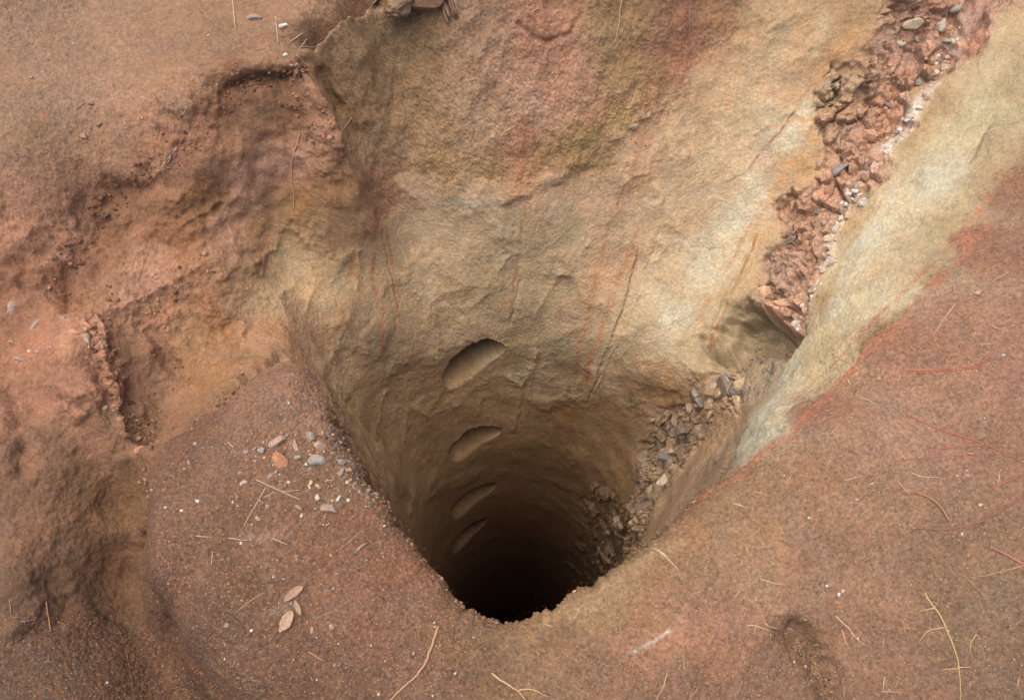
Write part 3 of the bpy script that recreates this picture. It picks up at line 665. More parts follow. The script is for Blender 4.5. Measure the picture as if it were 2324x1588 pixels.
def mesh_from(mask, name):
    Q = QUADS[mask]
    used = np.zeros(len(P1), bool); used[Q.ravel()] = True
    ids = np.nonzero(used)[0]
    mp = np.zeros(len(P1), np.int32); mp[ids] = np.arange(len(ids))
    me = bpy.data.meshes.new(name)
    me.vertices.add(len(ids)); me.vertices.foreach_set("co", P1[ids].astype(F32).ravel())
    me.loops.add(len(Q) * 4); me.loops.foreach_set("vertex_index", mp[Q].ravel().astype(np.int32))
    me.polygons.add(len(Q)); me.polygons.foreach_set("loop_start", np.arange(0, len(Q) * 4, 4, dtype=np.int32))
    me.update(calc_edges=True)
    me.polygons.foreach_set("use_smooth", np.ones(len(Q), bool))
    a = me.attributes.new("tone", 'FLOAT_COLOR', 'POINT')
    a.data.foreach_set("color", np.concatenate([COL[ids], np.ones((len(ids), 1), F32)], 1).astype(F32).ravel())
    for nm, arr in (("grit", GRIT), ("wet", WET)):
        a = me.attributes.new(nm, 'FLOAT', 'POINT'); a.data.foreach_set("value", arr[ids].astype(F32))
    me.normals_split_custom_set_from_vertices(ALLN[ids].astype(F32))
    me.materials.append(EARTH)
    ob = bpy.data.objects.new(name, me); SC.collection.objects.link(ob)
    return ob

ground = mesh_from(cls == 2, "ground"); ground["kind"] = "structure"
bank = mesh_from(cls == 1, "earth_bank")
bank["label"] = "lumpy red-brown clay bank sloping down beside the shaft"; bank["category"] = "bank"
shaft = mesh_from(cls == 0, "dug_shaft")
shaft["label"] = "deep hand-dug shaft with tan sandstone walls going down into darkness"; shaft["category"] = "shaft"
rock_seam = mesh_from(cls == 3, "rock_seam"); rock_seam.parent = shaft
rock_seam["label"] = "broken orange and grey rubble band crossing the wall"
for h in range(len(HOLDS)):
    if (cls == 10 + h).any():
        f_ = mesh_from(cls == 10 + h, "foothold"); f_.parent = shaft
print("terrain verts", len(P1))
# ------------------------------------------------------------------ loose things
import bmesh
rnd = random.Random(11)

def tint_material(name, rough, grain, amount, spec=0.3, spots=0.0):
    """colour of each object, broken up by its own grain"""
    m = bpy.data.materials.new(name); m.use_nodes = True
    N = m.node_tree.nodes; L = m.node_tree.links; bs = N["Principled BSDF"]
    oi = N.new("ShaderNodeObjectInfo"); co = N.new("ShaderNodeTexCoord")
    nz = N.new("ShaderNodeTexNoise"); nz.inputs["Scale"].default_value = grain; nz.inputs["Detail"].default_value = 4
    geo = N.new("ShaderNodeNewGeometry"); L.new(geo.outputs["Position"], nz.inputs["Vector"])
    mr = N.new("ShaderNodeMapRange"); L.new(nz.outputs[0], mr.inputs[0])
    for k, v in zip((1, 2, 3, 4), (0.3, 0.7, 1 - amount, 1 + amount)): mr.inputs[k].default_value = v
    mx = N.new("ShaderNodeVectorMath"); mx.operation = 'SCALE'; L.new(oi.outputs["Color"], mx.inputs[0]); L.new(mr.outputs[0], mx.inputs["Scale"])
    out = mx.outputs[0]
    if spots:
        n2 = N.new("ShaderNodeTexNoise"); n2.inputs["Scale"].default_value = grain * 0.45; n2.inputs["Detail"].default_value = 3; L.new(geo.outputs["Position"], n2.inputs["Vector"])
        r2 = N.new("ShaderNodeMapRange"); L.new(n2.outputs[0], r2.inputs[0])
        for k, v in zip((1, 2, 3, 4), (0.5, 0.62, 0, spots)): r2.inputs[k].default_value = v
        mm = N.new("ShaderNodeMix"); mm.data_type = 'RGBA'; L.new(r2.outputs[0], mm.inputs[0]); L.new(out, mm.inputs[6]); mm.inputs[7].default_value = (0.36, 0.19, 0.10, 1)
        out = mm.outputs[2]
    L.new(out, bs.inputs["Base Color"]); bs.inputs["Roughness"].default_value = rough; bs.inputs["Specular IOR Level"].default_value = spec
    bp = N.new("ShaderNodeBump"); bp.inputs["Strength"].default_value = 0.7; bp.inputs["Distance"].default_value = 0.002
    L.new(nz.outputs[0], bp.inputs["Height"]); L.new(bp.outputs[0], bs.inputs["Normal"])
    return m
M_STONE = tint_material("stone", 0.8, 210, 0.35, spots=0.55)
M_WET = tint_material("wet_stone", 0.36, 150, 0.4, 0.5, spots=0.3)
M_FIBRE = tint_material("plant_fibre", 0.75, 300, 0.25)
M_CLOD = tint_material("clod_earth", 0.95, 190, 0.4)

def rock_mesh(name, seed, cuts, rough, mat, sub=3):
    r = random.Random(seed)
    bm = bmesh.new(); bmesh.ops.create_icosphere(bm, subdivisions=sub, radius=1.0)
    planes = [(Vector((r.gauss(0, 1), r.gauss(0, 1), r.gauss(0, 1))).normalized(), r.uniform(0.5, 0.85)) for _ in range(cuts)]
    co = np.array([v.co[:] for v in bm.verts], F32)
    nz = _pn(co * F32(1.6) + F32(seed * 3.7)) * rough + _pn(co * F32(4.5) + F32(seed)) * rough * 0.4
    for v, q in zip(bm.verts, nz):
        p = v.co * (1 + float(q))
        for n, d in planes:
            k = p.dot(n)
            if k > d: p = p - n * (k - d)
        v.co = p
    me = bpy.data.meshes.new(name); bm.to_mesh(me); bm.free()
    me.polygons.foreach_set("use_smooth", np.full(len(me.polygons), cuts < 6))
    me.materials.append(mat)
    return me
ROCKS = {'angular': [rock_mesh("stone", s, 11, 0.10, M_STONE) for s in range(5)], 'round': [rock_mesh("pebble", 20 + s, 4, 0.16, M_STONE) for s in range(5)],
         'wet': [rock_mesh("rock_fragment", 40 + s, 12, 0.12, M_WET) for s in range(5)], 'clod': [rock_mesh("clod", 60 + s, 5, 0.22, M_CLOD, 5) for s in range(3)],
         'bit': [rock_mesh("bit", 100 + s, 7, 0.15, M_STONE, 1) for s in range(5)], 'tiny': [rock_mesh("pebble", 80 + s, 5, 0.12, M_STONE, 2) for s in range(5)]}

def put(ob, label=None, cat=None, group=None, parent=None, tone=None):
    SC.collection.objects.link(ob)
    if parent is not None: ob.parent = parent
    if label: ob["label"] = label
    if cat: ob["category"] = cat
    if group: ob["group"] = group
    if tone is not None:
        c = lin(tone) * ALB * 1.0
        c = c + (c @ [.3, .55, .15] - c) * 0.20
        ob.color = (c[0], c[1] * .98, c[2] * .88, 1)
    return ob

def frame_at(k, spin):
    n = Vector(F1.N[k]); t = n.orthogonal().normalized(); b = n.cross(t)
    c, s = math.cos(spin), math.sin(spin)
    x = t * c + b * s; y = n.cross(x)
    return Matrix((x, y, n)).transposed().to_4x4()

def stone(kind, px, py, w, h, tone, sink=0.35, flat=0.65, ang=None, **kw):
    """a stone w by h frame units across, seated in the surface; ang: direction of its long side in the photograph"""
    if ang is not None and .8 < ang < 2.4 and h > w: w, h = h, w
    k = F1.idx(px, py)
    dep = F1.d[k]
    W_, H_ = w * dep / FPX / 2 * 1.15, h * dep / FPX / 2 * 1.15
    n = Vector(F1.N[k])
    if ang is None: ang = 0
    dx = Vector((math.cos(ang), math.sin(ang) * CA, math.sin(ang) * SA))
    x = (dx - n * dx.dot(n)).normalized(); y = n.cross(x)
    T = min(W_, H_) * flat * 1.2
    Mx = Matrix((x, y, n)).transposed().to_4x4()
    spin = Matrix.Rotation(rnd.uniform(-.5, .5), 4, 'Z')
    ob = bpy.data.objects.new(ROCKS[kind][0].name.split('.')[0], rnd.choice(ROCKS[kind]))
    ob.matrix_world = Matrix.Translation(Vector(F1.P[k]) + n * T * (1 - 2 * sink) ) @ Mx @ spin @ Matrix.Diagonal((W_, H_, T, 1))
    return put(ob, tone=tone, **kw)

def tube_mesh(name, pts, rads, sides=6):
    pts = [Vector(p) for p in pts]; vs, fs = [], []
    ref = Vector((0.3, 0.2, 0.93))
    for i, p in enumerate(pts):
        d = (pts[min(i+1, len(pts)-1)] - pts[max(i-1, 0)]).normalized()
        u = d.cross(ref)
        if u.length < 1e-3: u = d.orthogonal()
        u.normalize(); v = d.cross(u)
        for s in range(sides):
            a = 2 * math.pi * s / sides
            vs.append(p + (u * math.cos(a) + v * math.sin(a)) * rads[i])
    for i in range(len(pts) - 1):
        for s in range(sides):
            fs.append((i*sides+s, i*sides+(s+1) % sides, (i+1)*sides+(s+1) % sides, (i+1)*sides+s))
    fs.append(tuple(range(sides))[::-1]); fs.append(tuple((len(pts)-1)*sides + s for s in range(sides)))
    me = bpy.data.meshes.new(name); me.from_pydata([tuple(v) for v in vs], [], fs); me.update()
    me.polygons.foreach_set("use_smooth", np.ones(len(fs), bool))
    me.materials.append(M_FIBRE)
    return me

def lay(pts, wpx, wig=0.0, step=7.0, lift=0.7, stiff=3, taper=0.35):
    """a thin stem lying on the surface along surveyed places"""
    q = []
    for (x0, y0), (x1, y1) in zip(pts[:-1], pts[1:]):
        n = max(2, int(math.hypot(x1-x0, y1-y0) / step))
        q += [(x0 + (x1-x0)*i/n, y0 + (y1-y0)*i/n) for i in range(n)]
    q.append(pts[-1])
    q = np.array(q, float)
    if wig and len(q) > 2:
        for a, f in ((1.0, 0.55), (0.55, 1.3)):
            ph = rnd.uniform(0, 6)
            d = np.gradient(q, axis=0); d /= np.maximum(np.linalg.norm(d, axis=1, keepdims=True), 1e-6)
            q = q + np.stack([-d[:, 1], d[:, 0]], 1) * (wig * a * np.sin(np.arange(len(q)) * f + ph) * rnd.uniform(.6, 1))[:, None]
    ks = [F1.idx(*p) for p in q]
    dep = np.array([F1.d[k] for k in ks]).mean()
    r = max(wpx * dep / FPX / 2, 0.0004)
    P = np.array([F1.P[k] for k in ks]); Nn = np.array([F1.N[k] for k in ks])
    if len(P) > 3 and stiff:
        for _ in range(stiff):
            P[1:-1] = P[1:-1] * 0.4 + (P[:-2] + P[2:]) * 0.3
    P = P + Nn * r * lift
    tt = np.linspace(0, 1, len(P))
    return P, r * (1 - (1 - taper) * tt ** 1.5)

def stem(name, pts, wpx, tone, label=None, cat=None, group=None, parent=None, **kw):
    P, R = lay(pts, wpx, **kw)
    o0 = P[0].copy() if parent is None else np.zeros(3)
    ob = bpy.data.objects.new(name, tube_mesh(name, P - o0, R))
    if parent is None: ob.location = o0
    put(ob, label, cat, group, parent, tone)
    if parent is not None: ob.matrix_parent_inverse = parent_inv(parent)
    return ob
def parent_inv(p):
    return Matrix.Translation(-Vector(p.location))

# ---- stones that can be told apart
TAN, GREY, BLUE, PINK, ORNG, CREAM, WHITE, DARK, BRWN = (176,142,112), (152,142,136), (146,146,154), (188,152,132), (198,122,80), (206,186,158), (226,220,212), (84,76,72), (140,108,86)
STONES = [
 ('angular',580,41,34,18,GREY,0,"flat grey stone half buried on the upper earth ledge"),('round',644,57,20,13,WHITE,0,"white stone beside the upright straw on the upper ledge"),
 ('round',648,125,11,10,(240,232,222),0,"bright white pebble perched on the crumbling ledge edge"),('round',475,81,7,6,CREAM,0,"tiny cream pebble on the upper earth ledge"),
 ('round',205,235,12,9,BRWN,0,"brown pebble on the upper ledge above a dark pebble"),('round',227,285,12,8,DARK,0,"dark pebble on the upper left earth ledge"),('round',189,310,13,16,(170,146,134),0,"pinkish grey pebble below the dark pebble on the ledge"),
 ('angular',630,1003,38,27,PINK,.6,"angular pink and grey stone above the orange lump on the mound"),('angular',636,1042,28,46,ORNG,1.7,"crumbly orange stone lump on the sandy mound"),
 ('round',562,1024,13,16,BLUE,.8,"blue-grey pebble left of its blue twin on the mound"),('round',592,1023,17,15,(150,154,172),0,"bluish pebble just left of the angular pink stone"),('round',581,1034,6,6,BLUE,0,"very small blue-grey pebble between two blue pebbles"),
 ('angular',670,1011,16,30,(178,142,118),1.9,"tan upright stone sliver right of the angular pink stone"),('round',705,993,22,24,GREY,2.2,"rounded grey stone at the mound's crumbling edge"),
 ('angular',726,1011,28,26,(190,158,140),2.2,"pinkish grey stone on the mound edge with orange foot"),('round',676,1037,17,15,(150,152,146),.5,"greenish grey pebble right of the orange lump"),
 ('angular',718,1047,42,26,(158,154,152),.2,"mottled grey stone with orange patches near the mound edge"),('round',695,1053,6,6,WHITE,0,"tiny white pebble left of the mottled grey stone"),('round',705,1065,10,10,(150,140,142),0,"small grey pebble beneath the mottled grey stone"),
 ('angular',614,1079,15,8,(164,160,166),.3,"thin pale grey chip below the orange lump"),('round',627,1071,7,9,GREY,1.2,"small grey pebble next to the pale grey chip"),('round',554,1095,18,13,CREAM,0,"cream pebble beside a smaller brown pebble on the mound"),
 ('round',572,1097,11,10,BRWN,0,"brown pebble right of the cream pebble on the mound"),('round',543,1075,11,7,GREY,.2,"grey pebble above the cream pebble"),
 ('angular',721,1127,16,14,(218,204,186),2.4,"cream-white angular pebble on the mound below the grey stones"),('round',768,1129,12,15,(206,210,218),1.5,"bluish white pebble near the mound's shaft edge"),
 ('angular',749,1153,38,26,(152,130,116),.4,"flat grey-brown stone sunk in the mound"),('round',705,1095,9,11,(206,172,120),1.3,"yellowish pebble above a pink sliver on the mound"),('angular',702,1105,8,13,(214,170,150),2.0,"pink stone sliver below the yellowish pebble"),
 ('round',721,1100,9,7,(206,170,146),0,"small rosy pebble right of the pink sliver"),('round',684,1169,8,10,CREAM,1.0,"small cream pebble below the flat grey-brown stone"),('angular',585,1174,13,9,(190,146,108),2.7,"tan wedge-shaped chip below the crossed straws"),
 ('angular',678,1151,19,10,(170,130,112),2.8,"rosy brown flat chip left of the flat grey-brown stone"),('round',605,1149,8,9,BLUE,0,"blue-grey pebble right of the long slanting straw"),
 ('round',758,1030,15,13,BRWN,0,"brown stone in the crumbly lip of the mound"),('round',776,1048,15,15,(150,146,150),2,"grey stone set in the crumbly lip of the mound"),('angular',774,1070,16,22,(140,132,130),1.6,"dark grey upright stone in the crumbly lip"),
 ('angular',790,1066,16,13,(186,124,84),0,"orange-brown stone in the crumbly lip of the mound"),
 ('angular',317,1095,16,14,(150,132,130),2.4,"largest purple-grey stone at the mound's hollow left corner"),('round',344,1111,12,10,(156,136,130),0,"purple-grey pebble between two others at the hollow corner"),('round',335,1125,12,9,(130,118,116),0,"lowest purple-grey pebble at the hollow corner"),
 ('angular',429,1051,8,13,GREY,1.7,"upright grey sliver on the back of the mound"),('round',447,1137,8,6,WHITE,0,"white pebble on the bare left slope of the mound"),('round',413,1156,7,8,WHITE,1,"lower white pebble on the mound's left slope"),
 ('angular',751,1422,14,11,(204,168,132),2.6,"tan three-sided chip right of the dry leaves"),('round',709,1431,9,15,(178,156,136),1.2,"greyish oval pebble below right of the dry leaves"),('round',515,1417,12,11,(132,124,126),0,"grey pebble at the bent dark twig"),
 ('angular',821,1239,9,26,(170,132,122),1.1,"long pinkish chip near the mound's shaft edge"),('round',675,1264,9,16,(164,122,104),1.5,"rosy oval pebble above the dry leaves"),('round',573,1430,6,6,WHITE,0,"tiny white pebble below the bent dark twig"),
 ('round',637,1268,6,6,DARK,0,"tiny dark pebble on the middle of the mound"),('round',245,1549,7,5,WHITE,0,"white pebble on the low earth beneath the gully"),
 ('angular',27,697,30,36,(158,150,148),1.2,"large grey stone set in the clay bank at the photo's left edge"),('angular',80,733,28,36,(160,148,142),.9,"rough grey stone in the clay bank left of the orange rock"),('round',146,720,15,24,GREY,1.6,"upright grey stone above the orange rock in the bank"),
 ('angular',194,771,30,44,(186,164,148),1.2,"angular grey and orange rock jutting from the clay bank"),('angular',172,752,28,24,(208,146,106),.5,"orange rock beside the jutting grey one in the bank"),('round',113,787,17,11,(166,156,150),.4,"pale grey pebble left below the orange rock"),
 ('angular',48,813,26,15,(158,146,140),.3,"flat grey stone lowest in the bank's stony patch"),('round',80,795,14,9,(168,164,164),2.7,"pale blue-grey pebble above the flat grey stone"),('round',66,796,8,7,WHITE,0,"small white pebble in the bank's stony patch"),('round',23,773,11,10,GREY,0,"grey pebble below the large grey stone in the bank"),
 ('round',196,813,15,16,(210,140,92),1.4,"orange pebble under the jutting rock"),('round',211,824,14,13,(204,158,126),0,"pale orange pebble right under the jutting rock"),('angular',232,787,22,15,(176,152,132),.2,"tan-grey stone right of the jutting rock"),('angular',270,792,18,11,(164,132,108),.1,"tan stone at the brink of the dark hollow"),
 ('angular',257,852,22,26,(176,146,130),1.4,"pink-grey block on the bank's sharp edge"),('round',241,926,13,12,(178,146,126),0,"rounded stone near the lower end of the bank's sharp edge"),('angular',315,1016,26,22,(192,122,86),.5,"orange stone at the mouth of the gully"),
 ('round',444,1006,11,9,(160,160,172),0,"pale blue pebble behind the mound's knob"),('round',373,1022,7,6,BLUE,0,"tiny blue pebble at the mound's back corner"),
 ('round',1978,1098,8,8,CREAM,0,"cream pebble on the right slope above the brown stick"),('round',1905,1349,7,8,WHITE,0,"lowest of three white grains on the right slope"),('round',1914,1340,8,7,WHITE,0,"right one of three white grains on the right slope"),('round',1878,1329,7,6,WHITE,0,"left one of three white grains on the right slope"),
 ('round',2225,1147,9,8,CREAM,0,"cream pebble above the long curved pine needle"),('round',2182,1212,8,8,(196,186,162),0,"grey-cream pebble beneath the long curved pine needle"),('round',1946,1134,7,6,(222,180,150),0,"rosy grain on the right slope"),('round',1827,1512,8,7,(204,208,214),0,"bluish white pebble in the dark bottom pit"),
 ('angular',2221,666,11,12,(202,152,122),1,"orange-tan chip on the red slope"),('round',2279,806,8,8,(200,194,186),0,"pale grey pebble on the red slope"),('round',1995,860,9,9,(178,160,148),0,"grey pebble by the roots on the red bed"),
 ('round',1437,288,18,17,(168,148,112),0,"larger pale nodule on the back wall"),('round',1471,263,12,15,(170,150,114),1.2,"smaller pale nodule on the back wall"),
]
for kind, px, py, w, h, tone, ang, lab in STONES:
    inbank = px < 340 and py > 650
    dust = (166,118,92) if inbank else (156,118,92)
    kd = .42 if inbank else .26
    tone = tuple(int((1 - kd) * a_ + kd * b_) for a_, b_ in zip(tone, dust)) if min(tone) > 90 and max(tone) < 225 and tone[0] - tone[2] < 75 else tone
    stone('angular' if w > 9 and rnd.random() < .8 else kind, px, py, w * 1.05, h * 1.05, tone, sink=0.78 if inbank else 0.42, ang=ang, label=lab, cat="stone" if kind == 'angular' else "pebble")

# clods at the brink of the back wall
stone('clod', 902, 14, 96, 56, (150,116,88), sink=.12, flat=1.0, ang=.45, label="large earth clod hanging at the brink of the back wall", cat="clod")
stone('clod', 972, -6, 80, 56, (160,116,90), sink=.2, flat=.9, ang=.1, label="smaller rounded earth clod right of the large one", cat="clod")

# rock fragments in the seam: parts of the shaft's rock seam
FRAG = [(1908,382,44,22,(132,132,140),.55),(1915,428,40,7,(120,112,112),.6),(2016,240,22,12,(118,112,112),-.6),(1940,432,16,14,(226,214,200),0),(1950,444,14,12,(220,208,196),0),(1960,460,22,22,(206,200,196),1),(1900,520,20,24,(212,190,172),1),(1912,498,16,14,(214,196,180),0),
        (2075,55,44,26,(196,176,140),.3),(2045,96,22,14,(190,178,150),-.4),(2135,60,24,30,(190,180,166),1.3),(2170,20,26,18,(150,146,146),.8),(2150,95,20,16,(160,150,146),0),(2128,128,12,12,(232,222,214),0),(2085,190,18,18,(150,146,148),0),
        (1990,255,26,20,(186,126,92),.3),(1930,360,24,16,(178,126,98),.5),(1880,430,22,18,(196,140,110),.3),(1860,480,20,16,(158,140,134),.3),(1878,545,22,20,(214,180,156),1),(1830,560,26,22,(188,140,112),.5),(1798,545,26,16,(124,112,108),.4),(1795,560,22,12,(110,100,98),.6),
        (1765,610,20,12,(150,124,112),.5),(1745,640,16,10,(140,110,94),.7),(1870,615,18,16,(196,170,152),0),(1840,640,24,18,(206,156,120),.4),(1825,700,22,16,(210,162,128),.4),(1810,735,16,26,(208,192,180),1.2),(1790,710,18,22,(190,142,110),1),(1890,600,22,14,(190,176,166),0),
        (1975,380,10,10,(226,214,206),0),(2005,335,11,10,(228,216,208),0),(2040,296,12,12,(226,212,204),0),(2062,272,14,14,(220,206,200),0),(2085,246,16,14,(216,200,194),0),(2100,215,12,12,(206,180,164),0),(1990,355,9,9,(220,208,200),0)]
for px, py, w, h, tone, ang in FRAG:
    stone('angular', px, py, w, h, tone, sink=0.42, flat=.8, ang=ang, parent=rock_seam)
LOWER = [(1675,862),(1615,905),(1560,965),(1525,1030),(1485,1090),(1440,1160),(1400,1225),(1360,1290)]
for _ in range(60):
    s = rnd.random() * (len(LOWER) - 1.01); i0 = int(s); f = s - i0
    x = LOWER[i0][0] * (1-f) + LOWER[i0+1][0] * f + rnd.uniform(-1, 1) * (34 - 16 * s / 6); y = LOWER[i0][1] * (1-f) + LOWER[i0+1][1] * f + rnd.uniform(-1, 1) * 14
    sz = rnd.uniform(24, 56) * (1 - .05 * s)
    tone = rnd.choice([(184,152,112),(168,138,100),(140,122,108),(116,100,88),(156,122,90),(130,112,100),(188,158,118),(176,140,104)])
    stone('wet', x, y, sz * rnd.uniform(.5, .8), sz, tone, sink=0.72, flat=1.3, ang=rnd.uniform(.6, 1.6), parent=rock_seam)

# smaller rubble of the seam, and crumbs of clay under the ledges: nobody could count them
def bits(name, spots, parent=None, deep_=(-.5, .15)):
    V, Fc, C = [], [], []; nv = 0
    src = []
    for me_ in ROCKS['bit']:
        v = np.zeros(len(me_.vertices) * 3); me_.vertices.foreach_get("co", v)
        src.append((v.reshape(-1, 3), np.array([p.vertices[:] for p in me_.polygons])))
    for px, py, sz, tone in spots:
        k = F1.idx(px, py); r = sz * F1.d[k] / FPX / 2
        v, f = rnd.choice(src)
        q = np.array(Matrix.Rotation(rnd.uniform(0, 6.28), 3, Vector((rnd.gauss(0,1), rnd.gauss(0,1), rnd.gauss(0,1)))))
        V.append((v * np.array([rnd.uniform(.7, 1.3), rnd.uniform(.7, 1.1), rnd.uniform(.5, .9)]) * r) @ q + F1.P[k] + F1.N[k] * r * rnd.uniform(*deep_))
        Fc.append(f + nv); nv += len(v)
        t = lin(tone) * ALB * rnd.uniform(.85, 1.3) * np.array([1.04, .98, .84]); t = t + (t @ [.3, .55, .15] - t) * .1
        C.append(np.tile(np.append(t, 1.0), (len(v), 1)))
    me = bpy.data.meshes.new(name); me.from_pydata(np.concatenate(V).tolist(), [], np.concatenate(Fc).tolist()); me.update()
    a_ = me.attributes.new("tone", 'FLOAT_COLOR', 'POINT'); a_.data.foreach_set("color", np.concatenate(C).astype(F32).ravel())
    n_ = len(me.vertices)
    a_ = me.attributes.new("grit", 'FLOAT', 'POINT'); a_.data.foreach_set("value", np.full(n_, .35, F32))
    me.materials.append(EARTH)
    ob = bpy.data.objects.new(name, me); SC.collection.objects.link(ob); ob["kind"] = "stuff"
    if parent is not None: ob.parent = parent
    return ob
def along(pts, n, spread, lo, hi, tones, taper=0.0):
    out = []
    for _ in range(n):
        s = rnd.random() * (len(pts) - 1.001); i0 = int(s); f = s - i0
        k = 1 - taper * s / (len(pts) - 1)
        x0, y0 = pts[i0]; x1, y1 = pts[i0+1]; L_ = math.hypot(x1-x0, y1-y0)
        g_ = rnd.uniform(-1, 1) * spread * k
        out.append((x0 + (x1-x0)*f - (y1-y0)/L_*g_, y0 + (y1-y0)*f + (x1-x0)/L_*g_, rnd.uniform(lo, hi) ** 1.0 * k if rnd.random() < .8 else hi * 1.4 * k, rnd.choice(tones)))
    return out
RUB = [(194,150,124),(190,144,118),(158,118,92),(196,154,126),(190,146,118),(152,128,110),(204,160,128),(166,148,138),(140,108,86)]
WHT = [(222,206,194),(210,190,178),(196,170,156),(230,220,212),(186,150,130),(170,160,158)]
sp = along([(2150,40),(2080,130),(2000,235),(1930,350),(1870,480),(1810,590),(1780,690)], 170, 62, 4, 12, RUB)
sp += along([(2150,40),(2080,130),(2000,235),(1930,350),(1870,480),(1810,590),(1780,690)], 60, 55, 14, 30, RUB)
sp += along([(2180,60),(2140,140),(2095,225),(2050,285),(2000,342),(1960,400),(1925,455),(1890,530),(1865,610),(1835,690),(1805,750)], 420, 12, 3.5, 12, WHT)
sp += along([(1750,790),(1720,840),(1640,880)], 40, 24, 3, 9, [(120,112,108),(150,134,116),(104,98,98)])
sp += along(LOWER, 110, 38, 4, 11, [(176,148,116),(150,128,108),(130,112,100),(120,110,108),(190,164,128),(104,90,82)], .5)
sp += along(LOWER, 50, 34, 16, 36, [(176,148,116),(150,128,108),(130,112,100),(120,110,108),(190,164,128)], .4)
bits("rubble", sp, rock_seam, (-.75, -.1))
CL = [(140,96,70),(150,106,80),(128,88,64),(160,116,90),(118,80,58),(170,122,96)]
cr = along([(540,205),(590,185),(640,170),(700,158)], 190, 18, 4, 12, [(120,82,60),(104,70,50),(136,94,70),(150,110,86)])
cr += along([(640,200),(700,240),(740,320)], 90, 40, 4, 10, CL) + along([(480,270),(420,340),(330,390)], 130, 26, 3, 9, CL) + along([(330,400),(270,440),(210,510),(150,600)], 170, 34, 4, 11, [(112,76,54),(126,86,62),(140,98,72)])
cr += along([(205,730),(230,800),(270,900),(310,980),(360,980)], 260, 26, 4, 13, [(150,108,80),(166,120,92),(130,92,66),(180,130,98),(112,80,58)]) + along([(330,700),(370,800),(420,880)], 90, 26, 3, 8, CL)
cr += along([(735,960),(765,1020),(800,1080),(850,1140)], 200, 14, 3, 10, [(140,112,88),(120,96,74),(160,128,104),(104,86,68),(150,142,140)]) + along([(320,1070),(350,1110),(420,1050)], 70, 20, 3, 9, CL)
cr += along([(1800,1460),(1850,1530),(1890,1590)], 130, 20, 3, 7, [(110,78,58),(126,90,68),(96,66,48),(160,130,104)]) + along([(1440,210),(1460,300),(1400,330)], 60, 30, 3, 9, [(176,148,110),(160,130,92)]) + along([(560,1000),(700,1000),(750,1060)], 120, 30, 3, 8, CL)
cr += along([(960,1262),(1040,1362),(1100,1398),(1150,1408),(1260,1372),(1340,1314),(1430,1254),(1510,1196),(1580,1128)], 330, 9, 2.5, 8, [(160,124,92),(150,112,84),(170,132,98),(136,104,78)])
cr += along([(750,900),(800,1035),(880,1140),(960,1262)], 220, 10, 2.5, 9, [(150,112,86),(136,104,78),(160,120,92),(120,92,70)])
cr += along([(60,575),(150,525),(210,435),(300,402),(382,388),(400,320),(432,258),(500,225),(560,190)], 130, 42, 2.5, 10, CL) + along([(222,712),(245,830),(278,930),(300,995)], 60, 24, 8, 22, CL) + along([(120,560),(160,680),(330,690),(480,600)], 90, 40, 4, 14, CL)
cr += along([(560,840),(480,930),(400,985),(330,1010)], 120, 16, 3, 9, CL)
bits("crumbled_clay", cr)

# ---- straws
STRAW = (204,172,126)
STRAWS = [
 ([(527,-4),(535,68)],3.2,STRAW,"pale straw at the photo's top edge on the ledge"),([(625,40),(632,101)],3.2,STRAW,"upright short straw beside the white stone on the ledge"),([(709,61),(655,97)],3.2,(206,172,116),"slanting straw at the ledge edge right of the white stone"),
 ([(572,115),(610,108),(648,106),(690,106),(727,108)],1.8,(176,146,130),"long thin bent straw reaching over the ledge edge"),([(695,90),(677,117)],2.4,STRAW,"short straw crossing the long thin bent one"),
 ([(400,333),(372,372),(347,407)],3.6,(176,158,142),"grey dry stalk sloping down the clay bank"),([(389,355),(367,391)],3.2,(170,150,134),"shorter grey stalk alongside the longer one on the bank"),([(427,238),(413,266)],3,(182,146,118),"short tan straw at the top of the clay bank"),
 ([(581,1088),(680,1133)],3.0,STRAW,"longest straw of the crossed pair on the mound"),([(604,1106),(554,1192)],3.0,(206,168,110),"steep slanting straw below the crossed pair"),([(641,1116),(683,1112)],2.2,STRAW,"level short straw crossing the longest one"),([(601,1128),(623,1116)],2.4,STRAW,"small straw running into the longest one from below"),
 ([(738,1093),(760,1087)],2.8,(196,164,120),"short straw near the mound's crumbly lip"),([(519,1005),(532,1016)],2.8,(210,180,146),"short pale straw on the back of the mound"),([(569,930),(535,968),(505,995)],2.0,(168,116,88),"thin reddish straw on the mound's knob"),
 ([(443,1216),(482,1219)],2.6,STRAW,"left one of two level straws on the mound"),([(518,1221),(565,1226)],2.6,STRAW,"right one of two level straws on the mound"),([(619,1222),(652,1235)],2.8,STRAW,"stubby straw right of the two level straws"),([(482,1250),(480,1282)],3.0,(196,166,124),"upright stubby straw below the two level straws"),
 ([(598,1345),(565,1362),(533,1390)],2.6,(194,146,104),"tan straw left of the dry leaves"),([(702,1478),(734,1500)],2.6,(200,152,112),"straw low on the mound below the dry leaves"),([(590,1326),(625,1320)],2.8,(110,84,68),"dark short stalk above the dry leaves"),([(760,1385),(713,1404)],2.2,(190,132,98),"faint reddish straw right of the dry leaves"),
 ([(104,1365),(110,1400),(115,1433)],4.0,(180,122,78),"brown stalk standing in the dark corner hollow"),([(22,1361),(22,1378),(27,1392)],2.6,(166,138,112),"short straw at the photo's lower left edge"),([(47,1410),(83,1406)],3.0,(160,140,118),"grey level straw in the dark corner hollow"),
 ([(821,1203),(800,1222),(770,1246)],2.2,(196,146,110),"thin straw beside the long pinkish chip"),([(2040,1095),(2059,1120)],3.4,(190,150,118),"short straw leaning at the brown stick"),
]
for pts, w, tone, lab in STRAWS:
    stem("straw", pts, w * .85, tone, lab, "straw", stiff=12, taper=.7, lift=.9)

